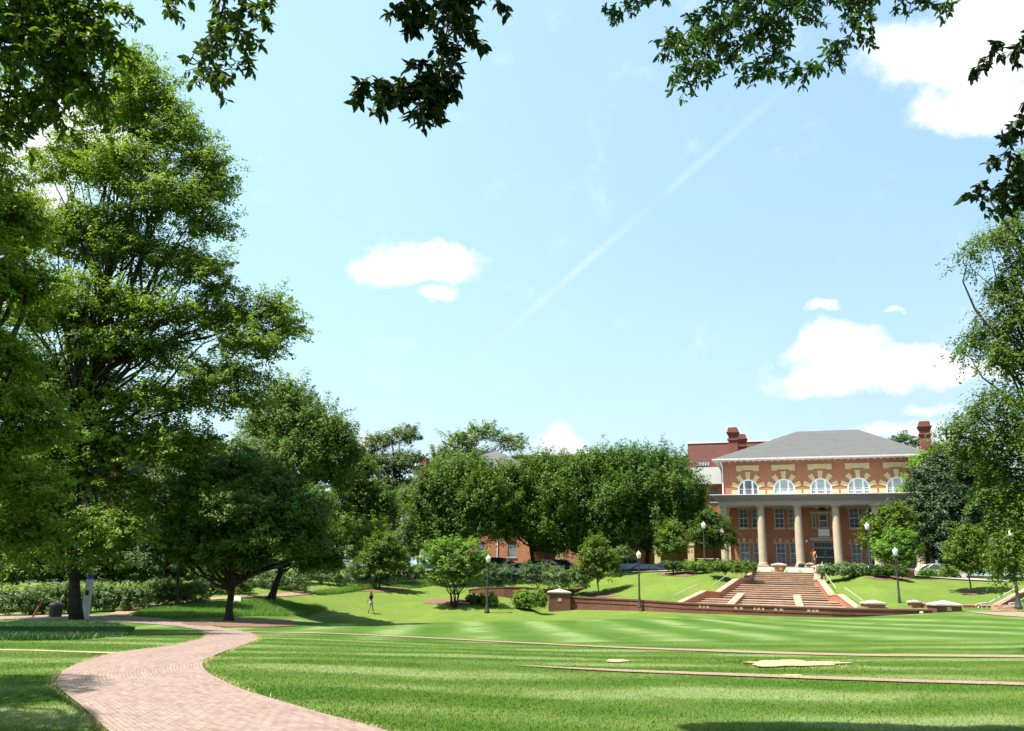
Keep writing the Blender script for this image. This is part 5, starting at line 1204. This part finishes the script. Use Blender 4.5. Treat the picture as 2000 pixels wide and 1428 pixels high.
T('broad_tree', 'green tree between the loose tall tree and the airy twigs', 'tree', (690,1140), 84, [(690,970,40,50),(665,1030,45,45,-1),(715,1030,35,45),(700,920,26,30),(740,990,30,40,1)], .24, 46000, L_mid, M_bark, .25, 50, None, .8, flat=.6, limbs=28)
T('broad_tree', 'bright green backdrop tree above the small lawn tree', 'tree', (735,1135), 81, [(735,1050,28,34),(760,1075,26,30,-1),(715,1085,26,28,-1),(775,1100,22,22)], .2, 15000, L_bright, M_bark, .15, 51, None, .6, limbs=18)
T('lawn_tree', 'small full tree in a mulch ring behind the walking woman', 'tree', (741,1150), 73, [(745,1065,30,30),(730,1095,32,28),(770,1092,30,28),(750,1112,38,20)], .16, 17000, L_mid, M_bark3, .09, 52, None, .45, limbs=16)
T('round_tree', 'dark vase shaped tree on a mulch bed where the path bends', 'tree', (446,1215), 44, [(400,960,62,50),(460,930,60,42,1),(530,960,60,52),(580,1010,62,50,-.5),(360,1010,50,48,.5),(450,1000,85,50,-1.5),(400,1060,80,42),(510,1060,90,45,-1),(600,1060,45,42,.5),(450,1100,80,24,-.3),(350,1080,40,40,.5)], .15, 135000, L_mid, M_bark3, .22, 53, None, .42, flat=.65, inner=.35, limbs=90, limbr=1.1, fork=.12)
T('round_tree', 'second dark tree with its trunk in the ground cover', 'tree', (527,1176), 59, [(560,1040,70,50),(620,1060,55,45,-1),(500,1060,60,45),(560,1090,80,32,-1),(630,1100,45,30),(660,1040,34,40,1),(600,990,55,40,1)], .17, 85000, L_mid, M_bark3, .26, 54, None, .5, flat=.65, inner=.3, limbs=50)
T('slender_tree', 'slender shaded tree in front of the yellowish hedge', 'tree', (347,1190), 53, [(350,1010,48,45),(320,1050,45,40),(385,1050,45,42),(345,1095,62,35),(300,1090,36,34)], .16, 30000, L_grey, M_bark, .11, 55, None, .45, flat=.6, limbs=36)
T('multi_stem_tree', 'small yellow green tree with many stems beside the left lamp', 'tree', (888,1178), 67, [(870,1072,38,20),(910,1075,38,22),(850,1095,34,24),(935,1098,22,24),(890,1105,52,28),(870,1130,38,20),(915,1128,30,18)], .15, 26000, L_bright, M_bark3, .13, 56, None, .38, flat=.45, stems=6, fork=.2, limbs=36)
T('sapling', 'full green sapling on the slope left of the middle lamp', 'tree', (1168,1163), 73, [(1165,1062,20,16),(1160,1085,32,22),(1185,1095,26,24),(1145,1105,24,22),(1170,1120,44,20),(1195,1115,20,18)], .16, 15000, L_mid, M_bark2, .07, 57, 'young slope trees', .42, limbs=18, fork=.25)
T('sapling', 'oval sapling on the crest left of the brick steps', 'tree', (1316,1119), 75.5, [(1312,1032,18,15),(1305,1052,24,20),(1325,1055,22,22),(1312,1078,32,20)], .16, 11000, L_mid, M_bark2, .07, 58, 'young slope trees', .42, limbs=16, fork=.3)
T('sapling', 'dense sapling casting a round shadow on the right slope', 'tree', (1895,1158), 65, [(1880,1040,22,18),(1905,1058,28,22),(1875,1075,28,26),(1910,1090,34,26),(1890,1112,42,16),(1865,1100,22,20)], .15, 18000, L_mid, M_bark2, .075, 59, 'young slope trees', .4, limbs=18, fork=.3)
T('clipped_tree', 'dark rounded tree at the left end of the portico', 'tree', (1398,1112), 80, [(1400,1030,26,22),(1380,1050,24,22),(1420,1052,22,20),(1400,1066,36,14),(1365,1045,20,30),(1385,1010,20,14)], .2, 15000, L_dark, M_bark3, .12, 60, None, .5, limbs=18)
T('hall_tree', 'olive tree in front of the right portico columns', 'tree', (1735,1120), 76, [(1720,1030,34,26),(1750,1010,34,24),(1705,1060,24,26),(1765,1040,26,28),(1735,1060,34,22)], .2, 20000, L_mid, M_bark, .14, 61, None, .5, limbs=22)
T('hall_tree', 'brighter low tree just in front of the olive tree', 'tree', (1752,1125), 71, [(1755,1052,28,18),(1735,1075,28,22),(1772,1078,26,22),(1750,1092,38,14)], .17, 14000, L_bright, M_bark2, .08, 62, None, .42, limbs=18)
T('evergreen_tree', 'large glossy dark evergreen to the right of the hall', 'tree', (1870,1125), 79, [(1870,905,60,40),(1830,950,50,50),(1905,950,60,55),(1850,1010,70,55,-1),(1920,1030,55,55),(1800,1010,36,48),(1840,1070,62,45,-1),(1900,1090,60,38),(1960,1000,50,70,1),(1985,1070,40,60,1)], .24, 110000, L_mag, M_bark3, .35, 63, None, .7, flat=.7, inner=.2, limbs=30)
T('maple_tree', 'fresh green tree between the hall corner and the evergreen', 'tree', (1815,1120), 84, [(1840,895,36,26),(1810,920,32,30),(1790,965,30,32),(1800,1010,28,34),(1775,985,22,22)], .22, 20000, L_bright, M_bark, .2, 64, None, .7, flat=.45, limbs=24)
T('backdrop_tree', 'pale backdrop tree closing the gap left of the pyramid roof', 'tree', (770,1120), 106, [(740,1010,50,50),(790,1000,40,45),(770,1060,60,50),(700,1070,50,50),(820,1060,40,50)], .28, 40000, L_pale, M_bark, .2, 68, None, .8, limbs=20)
T('backdrop_tree', 'dark understory tree behind the left hedge', 'tree', (120,1175), 60, [(60,1040,70,60),(160,1060,70,60,1),(250,1050,60,60),(100,1110,110,40,-1),(230,1110,80,40,-1)], .22, 70000, L_dark, M_bark3, .2, 65, None, .6, limbs=20)
T('backdrop_tree', 'shaded understory tree at the far left frame edge', 'tree', (-40,1175), 56, [(-60,1040,70,80),(10,1070,50,60),(-20,1120,90,36,-1),(20,980,50,50)], .22, 40000, L_dark, M_bark3, .2, 66, None, .6, limbs=16)
T('backdrop_tree', 'pale green mass of branches between the round tree and giant tree', 'tree', (330,1160), 68, [(350,930,50,45),(400,900,55,40,1),(300,980,45,50),(430,960,45,50,-1),(470,900,40,50,1)], .2, 60000, L_pale, M_bark, .22, 67, None, .6, limbs=26)
# giant left tree with tiered, drooping boughs
T('giant_tree', 'giant feathery tree with tiered boughs and straight trunk at the left', 'tree', (149,1214), 42.5,
  [(255,125,42,34,1),(290,165,52,38),(300,215,66,50),(215,230,70,55,1),(345,270,66,44),(250,330,90,58,-1),(395,330,52,44),(415,370,38,26),(140,330,80,70,1),(330,400,95,52,-1),(405,445,44,24),(200,450,90,60),(90,480,90,70,1),
   (300,510,105,48),(400,530,52,32,-1),(425,570,28,22),(180,590,110,52,-1),(340,620,90,42,-1),(450,625,64,40),(540,615,34,34),(555,650,32,24),(490,680,66,36,-1),(250,690,120,48),(430,740,80,40,-1),(80,640,110,70,1),(130,780,140,55,1),
   (330,790,110,42),(470,790,44,30,-1),(40,740,80,60),(220,860,130,50,1),(90,900,110,60),(320,890,80,40),(390,865,45,24),(200,960,110,50,1),(60,1010,90,55,1),(240,1030,80,45),(130,1080,110,40,1)],
  .175, 300000, L_cyp, M_bark3, .25, 71, None, .62, flat=.5, inner=.22, spread=1.15, elong=1.35, edir=(1, .12), limbs=130, limbr=1.1, fork=.5, droopy=.16, lean=(-1.3, 0),
  fill=[(220,520,150,120,.12),(240,720,180,120,.15),(150,900,190,120,.25)])
# neighbour whose trunk is off frame to the left, long boughs reaching in
T('giant_tree', 'leftmost big tree whose dark boughs reach in low from the frame edge', 'tree', None, 27, [(-120,300,120,120,-3),(-150,500,120,120,-3),(-130,150,120,80,-3),(10,430,60,60,2),(30,800,70,35),(70,850,60,25,1),(-40,700,90,60),(20,560,70,50,1),(-60,900,90,60),(40,960,60,30),(-30,420,90,80,1),(60,1040,60,26,2),(-60,1050,60,40)],  # leading lobes lie out of frame, added to shade the left lawn
  .14, 170000, L_cyp, M_bark3, .5, 72, None, .5, flat=.5, inner=.4, spread=1.3, elong=1.5, edir=(1, .1), droopy=.15, limbs=60, limbr=1.3, root_at=(-20.5, 27, -.6), fork=.3)
# off-frame tree at the right edge with hanging sprays
T('weeping_tree', 'tree with hanging leafy sprays down the right frame edge', 'tree', None, 24,
  [(1995,395,26,26),(2005,330,24,40),(1985,450,34,30),(1935,470,40,18),(1895,495,18,12),(2000,520,26,40),(1965,555,34,26),(1945,585,24,18),(1990,620,36,40),(1940,645,46,24,.5),(1895,672,26,12,.5),(1875,690,12,7),(1990,700,34,40),(1950,690,20,26),
   (1955,785,42,26,-.5),(1905,815,34,22),(1868,835,24,16),(1850,845,14,9),(1985,850,44,44,-.5),(1915,865,34,20),(1895,885,16,14),(1960,915,42,34,.5),(1930,950,18,30),(1985,990,32,50),(1955,1015,18,22),(1980,1080,32,36,-.5),(1960,1110,20,20),(2020,760,30,300,0,.5),(2030,1000,30,150,0,.5)],
  .11, 46000, leaf_mat('hanging spray leaves', (.045,.10,.010), (.13,.21,.024), .4, .5, .25), M_bark3, .3, 73, None, .25, flat=1.0, inner=.25, limbs=80, limbr=.6, root_at=(18.5, 24.5, -.6), droopy=.3, fork=.5, aspect=.42, spread=1.5, elong=2.2, edir=(.7, -.9))

# ------------------------------------------------------------------ overhanging boughs of the trees we stand under
def boughs(name, label, root, sprays, lm, leaf, seed, per=9, extra=(), trunk_r=.28, hub=None, aspect=.46, crown_extra=None):
    rg = np.random.default_rng(seed); ro = empty(name, root); tag(ro, label, 'tree'); o = np.array(root, float)
    mb = MB(); pos, nr, dr = [], [], []
    hubp = np.array(hub, float) - o
    mb.tube(wiggle((0, 0, 0), hubp, rg, 7, .03), [trunk_r * (1.3 if i == 0 else 1 - .07 * i) for i in range(8)], 10)
    for sp in sprays:
        pts = [np.array(P(*q)) - o for q in sp['p']]; w_ = sp.get('w', .3); dens = sp.get('d', 1.); r0 = sp.get('r', .02) * .7
        start = pts[0]
        if sp['p'][0][1] < -20: mb.tube(wiggle(hubp, start, rg, 6, .05, .06), [max(r0, trunk_r * .35) * (1 - i / 8) + r0 * i / 8 for i in range(7)], 7)
        # smooth main twig
        M_ = []
        for a, b in zip(pts[:-1], pts[1:]):
            k = max(2, int(np.linalg.norm(b - a) / .12))
            for i in range(k): M_.append(a + (b - a) * i / k + rg.normal(size=3) * .012)
        M_.append(pts[-1]); n = len(M_)
        mb.tube(M_, [r0 * (1 - .8 * i / n) + .003 for i in range(n)], 6, False)
        for i in range(n):
            for _ in range(max(1, int(2.2 * dens + rg.random()))):
                f = i / n; ln = 1.1 * w_ * rg.uniform(.35, 1.15) * (1 - .35 * f)
                ax_ = M_[min(i + 1, n - 1)] - M_[max(i - 1, 0)]; ax_ = ax_ / (np.linalg.norm(ax_) + 1e-9)
                d = rg.normal(size=3); d[2] *= .7; d = d - ax_ * d.dot(ax_) * .3 + ax_ * .5; d /= np.linalg.norm(d)
                tw = [M_[i] + d * ln * t_ + np.array([0, 0, -.32 * ln * t_ * t_]) for t_ in (0, .35, .7, 1)]
                mb.tube(tw, [.006, .0045, .003, .0015], 4, False)
                m_ = max(4, int(2.0 * per * ln / w_ * rg.uniform(.6, 1.3)))
                for k in range(m_):
                    t_ = rg.uniform(.25, 1.05); j = min(2, int(t_ * 3)); q = tw[j] + (tw[j + 1] - tw[j]) * (t_ * 3 - j if t_ < 1 else 1)
                    out_ = d * .6 + rg.normal(size=3) * .7 + np.array([0, 0, -.9]); pos.append(q + rg.normal(size=3) * .008); dr.append(out_); nr.append(rg.normal(size=3) + np.array([0, 0, .7]))
    pos, nr, dr = np.array(pos), np.array(nr), np.array(dr)
    link('crown', leaf_mesh('crown', pos, nr, leaf, aspect, seed, .3, True, dr), lm, ro)
    if crown_extra: # unseen crown lobes out of frame, placed to shade near lawn and boughs
        cs, rd, cnt, lf = crown_extra; ps, ns = [], []
        for c, r_ in zip(cs, rd):
            u = rg.normal(size=(cnt, 3)); u /= np.linalg.norm(u, axis=1, keepdims=True); q = np.array(c) - o + u * (rg.random((cnt, 1)) ** .4) * np.array(r_)
            ps.append(q); ns.append(u + np.array([0, 0, 1]) + rg.normal(size=(cnt, 3)) * .5)
            for _ in range(10):
                e = q[rg.integers(cnt)]; mb.tube(wiggle(hubp, e, rg, 5, .06), [.07 * (1 - i / 6) + .01 for i in range(6)], 6, False)
        link('unseen_upper_crown', leaf_mesh('unseen_upper_crown', np.concatenate(ps), np.concatenate(ns), lf, .6, seed + 1), lm, ro)
    mb.build('trunk', M_bark3, ro, smooth=True, fix=False); return ro
boughs('overhanging_tree', 'near tree overhead dangling black leafy twigs into the top of the view', (-4.5, -6, 0), [
  dict(p=[(905,-60,6.3),(880,20,6.3),(870,80,6.25),(845,130,6.2),(830,175,6.2),(815,205,6.15)], w=.26, d=1.5, r=.009),
  dict(p=[(845,130,6.2),(800,170,6.25),(760,160,6.3),(725,165,6.35),(708,185,6.4)], w=.17, d=1.3, r=.006), dict(p=[(790,168,6.2),(755,195,6.2),(738,212,6.2)], w=.13, d=1., r=.004), dict(p=[(825,180,6.2),(850,195,6.2),(845,215,6.2)], w=.13, d=1.1, r=.004),
  dict(p=[(860,60,6.2),(900,80,6.2),(930,78,6.2)], w=.16, d=.8, r=.005),
  dict(p=[(860,-30,6.4),(820,15,6.4),(805,45,6.4)], w=.16, d=1, r=.006),
  dict(p=[(800,-60,6.3),(805,0,6.3),(812,30,6.3)], w=.2, d=1.6, r=.006), dict(p=[(900,-60,6.3),(905,0,6.3),(895,40,6.3)], w=.24, d=1.8, r=.006),
  dict(p=[(960,-40,6.5),(975,0,6.5)], w=.2, d=.6, r=.005), dict(p=[(840,150,6.2),(885,145,6.1),(880,170,6.1)], w=.14, d=.8, r=.004)],
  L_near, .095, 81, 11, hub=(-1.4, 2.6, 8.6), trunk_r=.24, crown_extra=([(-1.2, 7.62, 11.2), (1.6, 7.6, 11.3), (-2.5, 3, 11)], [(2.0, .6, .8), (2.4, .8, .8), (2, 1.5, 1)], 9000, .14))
boughs('overhanging_tree', 'near tree overhead with olive leafy twigs hanging at the upper left', (-8.5, -3.5, 0), [
  dict(p=[(450,-60,6.32),(440,10,6.32),(425,70,6.32),(410,120,6.32),(405,145,6.24)], w=0.26, d=1.5, r=0.0126),
  dict(p=[(400,-40,6.48),(350,0,6.48),(325,12,6.48)], w=0.22, d=1., r=0.0055), dict(p=[(450,-20,6.24),(500,5,6.24),(525,15,6.16)], w=0.20, d=.8, r=0.0047),
  dict(p=[(440,30,6.32),(470,70,6.24),(478,105,6.24)], w=0.20, d=1.2, r=0.0047), dict(p=[(430,60,6.32),(385,90,6.32),(372,120,6.32)], w=0.17, d=.8, r=0.0040)],
  L_near2, .08, 82, 11, hub=(-3.6, 2.4, 7.6), trunk_r=.26, crown_extra=([(-5, 2.5, 12.4)], [(2, 1.4, 1.0)], 4000, .13))
boughs('overhanging_tree', 'near tree filling the upper left corner with dense dark leaves', (-13, 1.5, 0), [
  dict(p=[(-60,-40,6.60),(60,0,6.60),(140,30,6.60),(200,60,6.60),(215,80,6.60)], w=0.45, d=3.8, r=0.0180), dict(p=[(-60,60,6.72),(60,90,6.72),(140,120,6.60),(180,160,6.60)], w=0.48, d=3.8, r=0.0180),
  dict(p=[(-60,200,6.84),(20,190,6.78),(90,180,6.78),(140,170,6.60)], w=0.45, d=3.2, r=0.0168), dict(p=[(40,-40,6.48),(130,-10,6.48),(200,10,6.48)], w=0.36, d=3.2, r=0.0120), dict(p=[(-60,260,6.84),(10,240,6.84),(60,215,6.78)], w=0.36, d=2.1, r=0.0120),
  dict(p=[(-60,20,6.36),(40,40,6.36),(120,70,6.36)], w=0.42, d=3.5, r=0.0120)],
  leaf_mat('backlit corner leaves', (.05, .10, .010), (.11, .18, .018), .45, .5, .25), .08, 83, 15, hub=(-6.8, 4.6, 7.6), trunk_r=.3, crown_extra=([(-10.9, 6.5, 11.2), (-12.5, 9, 12)], [(1.9, 1.3, 1.1), (2, 2, 1.3)], 8000, .14))  # backlight put into the brighter leaf colour, besides the extra translucency
boughs('overhanging_tree', 'near tree overhead with broad green bough across the upper right', (10.5, -3, 0), [
  dict(p=[(1580,-70,7.67),(1540,0,7.67),(1490,60,7.59),(1430,105,7.52),(1385,125,7.45),(1340,150,7.45)], w=0.31, d=3.4, r=0.0219),
  dict(p=[(1460,-60,7.88),(1420,-10,7.88),(1370,30,7.81),(1335,70,7.81),(1305,80,7.81)], w=0.26, d=2.5, r=0.0088), dict(p=[(1500,-50,7.52),(1470,20,7.52),(1400,60,7.45),(1350,90,7.45)], w=0.29, d=3.1, r=0.0109),
  dict(p=[(1640,-60,7.45),(1660,10,7.45),(1665,60,7.45),(1640,100,7.37),(1600,125,7.37),(1565,138,7.37)], w=0.22, d=2.0, r=0.0088),
  dict(p=[(1500,50,7.59),(1515,95,7.52),(1500,130,7.52),(1460,140,7.52)], w=0.20, d=1.7, r=0.0058), dict(p=[(1650,-40,7.45),(1720,-10,7.45),(1780,0,7.45),(1830,8,7.45)], w=0.20, d=1.7, r=0.0073),
  dict(p=[(1560,-60,7.74),(1600,-10,7.74),(1580,40,7.67)], w=0.22, d=1.2, r=0.0058), dict(p=[(1290,-40,8.03),(1250,5,8.03),(1215,22,8.03),(1185,18,8.03)], w=0.16, d=1.4, r=0.0058), dict(p=[(1400,60,7.52),(1340,75,7.52),(1308,82,7.52)], w=0.15, d=1.4, r=0.0044),
  dict(p=[(1700,-60,7.30),(1690,0,7.30),(1700,40,7.30)], w=0.20, d=1.5, r=0.0044)],
  leaf_mat('upper bough leaves', (.03, .075, .012), (.07, .14, .025), .35, .4, .45), .072, 84, 11, hub=(6.8, 4.4, 9.5), trunk_r=.26, aspect=.42, crown_extra=([(4.5, 3.5, 9.8), (6.5, 5.5, 10.3)], [(1.6, 1.5, .8), (1.4, 1.2, .8)], 4500, .11))
boughs('overhanging_tree', 'nearest tree with purplish dark twigs at the upper right edge', (9, -7, 0), [
  dict(p=[(2060,60,6.5),(2010,85,6.5),(1965,95,6.5),(1930,110,6.5),(1912,125,6.5)], w=.15, d=.9, r=.006),
  dict(p=[(2060,180,6.6),(2010,230,6.6),(1985,270,6.6),(1960,300,6.6)], w=.24, d=1.4, r=.01), dict(p=[(2060,260,6.6),(2010,310,6.6),(1970,345,6.6),(1935,375,6.6),(1912,382,6.6)], w=.2, d=1.1, r=.008),
  dict(p=[(2060,330,6.7),(2020,370,6.7),(1985,385,6.7),(1960,400,6.7)], w=.2, d=1, r=.006)],
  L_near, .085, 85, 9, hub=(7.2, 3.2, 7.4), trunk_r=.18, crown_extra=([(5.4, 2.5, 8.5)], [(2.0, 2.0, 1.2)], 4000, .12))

# ------------------------------------------------------------------ grass and ground cover
def inside(poly, x, y):
    r_ = np.zeros(x.shape, bool); n = len(poly); j = n - 1
    for i in range(n):
        xi, yi, xj, yj = *poly[i], *poly[j]
        c = ((yi > y) != (yj > y)) & (x < (xj - xi) * (y - yi) / (yj - yi + 1e-12) + xi); r_ ^= c; j = i
    return r_
def blades(name, x, y, h, wd, m, seed, label=None, cat=None, lean=.5, kind='stuff'):
    rg = np.random.default_rng(seed); n = len(x); z = TZ(x, y) - .005; a = rg.uniform(0, 6.283, n); hh = h * rg.uniform(.5, 1.3, n); w_ = wd * rg.uniform(.7, 1.3, n)
    ca, sa = np.cos(a), np.sin(a); b = rg.uniform(0, 6.283, n); ln = hh * lean * rg.uniform(.2, 1.2, n)
    V = np.stack([np.stack([x - ca * w_, y - sa * w_, z], 1), np.stack([x + ca * w_, y + sa * w_, z], 1), np.stack([x + np.cos(b) * ln, y + np.sin(b) * ln, z + hh], 1)], 1)
    v = V.reshape(-1, 3); f = np.arange(3 * n, dtype='i'); me = bpy.data.meshes.new(name); me.vertices.add(len(v)); me.vertices.foreach_set('co', v.astype('f').ravel())
    me.loops.add(3 * n); me.loops.foreach_set('vertex_index', f); me.polygons.add(n); me.polygons.foreach_set('loop_start', np.arange(0, 3 * n, 3, dtype='i')); me.update(calc_edges=True)
    o = link(name, me, m); tag(o, label, cat, kind=kind); return o
def grass_mat():
    m = leaf_mat('grass blades', (.075, .15, .012), (.17, .26, .035), .3, .6, .25); return m
rg = np.random.default_rng(5); N = 520000
Yg = 6.5 + 22 * rg.random(N) ** 1.7; Xg = rg.uniform(-.72, .72, N) * Yg
main_poly = [tuple(q) for q in PL] + [tuple(q) for q in PR[::-1]]
ok = ~inside(main_poly, Xg, Yg); Xg, Yg = Xg[ok], Yg[ok]
grass_mat()
blades('grass', Xg, Yg, .026, .0045, M_blade, 6, 'short mown grass of the near lawn', 'grass', .9)
# straggling straw coloured edge along the path
e = np.concatenate([PL[:130], PR[:130]]); c_ = e[rg.integers(len(e), size=16000)] + rg.normal(size=(16000, 2)) * .05
ok = rg.random(16000) < np.where(np.sin(c_[:, 1] * 1.7) > .1, 1, .25)
blades('dry_grass', c_[ok, 0], c_[ok, 1], .04, .006, leaf_mat('straw blades', (.42, .33, .13), (.55, .45, .2), .2), 7, 'straw coloured dry grass fringe along the path edge', 'grass', 1.3)
c_ = np.concatenate([np.stack([rg.uniform(G(1440,1298).x, G(1655,1298).x, 1800), G(1550,1298).y + rg.normal(size=1800) * 1.3], 1)])
blades('dry_grass', c_[:, 0], c_[:, 1], .05, .008, M_blade, 9, 'thin tufts straggling over the bare soil patch', 'grass', 1.)
fx, fy = [], []
for line_ in ([(1062,1303),(1200,1309),(1400,1316),(1600,1323),(1800,1330),(2040,1337)], [(1062,1305),(1200,1312),(1400,1320),(1600,1327),(1800,1333.5),(2040,1341)], [(455,1234),(640,1237),(900,1249),(1200,1264),(1450,1272),(1700,1279),(2040,1281)], [(455,1235.5),(640,1238.5),(900,1251),(1200,1266),(1450,1275),(1700,1282),(2040,1284.5)]):
    q_ = resample([G(*p) for p in line_], 900); fx.append(q_[:, 0] + rg.normal(size=900) * .05); fy.append(q_[:, 1] + rg.normal(size=900) * .04)
blades('grass', np.concatenate(fx), np.concatenate(fy), .035, .010, M_blade, 11, 'longer grass fringing the thin brick paths', 'grass', .9)
def cover(poly_px, n, h, m, label, seed, wd=.012):
    pg = [G(*p) for p in poly_px]; poly = [(p.x, p.y) for p in pg]; xs = [p[0] for p in poly]; ys = [p[1] for p in poly]; r_ = np.random.default_rng(seed)
    x = r_.uniform(min(xs), max(xs), n * 3); y = r_.uniform(min(ys), max(ys), n * 3); ok = inside(poly, x, y); x, y = x[ok][:n], y[ok][:n]
    o = blades('ground_cover', x, y, h, wd, m, seed, label, 'ground cover', .8); return o
cover([(258,1205),(275,1196),(330,1186),(400,1178),(470,1176),(540,1178),(620,1183),(640,1190),(560,1203),(440,1206),(330,1207)], 60000, .22, L_cover, 'bright strappy ground cover on the island between the paths', 21)
cover([(-60,1222),(60,1214),(150,1215),(230,1220),(262,1230),(250,1242),(160,1250),(40,1252),(-60,1250)], 70000, .12, leaf_mat('cover blades with painted shade', (.02, .07, .012), (.045, .12, .02), .25), 'strappy ground cover darkened with painted shade around the giant tree', 22)  # the giant tree's shade is put into the blade colour
cover([(612,1160),(680,1152),(735,1146),(735,1150),(690,1156),(620,1163)], 14000, .35, L_cover, 'strip of strappy ground cover along the rising path', 23)
cover([(760,1145),(800,1138),(850,1128),(860,1140),(800,1150)], 12000, .25, L_cover, 'bright ground cover strip at the foot of the stone wall', 24)
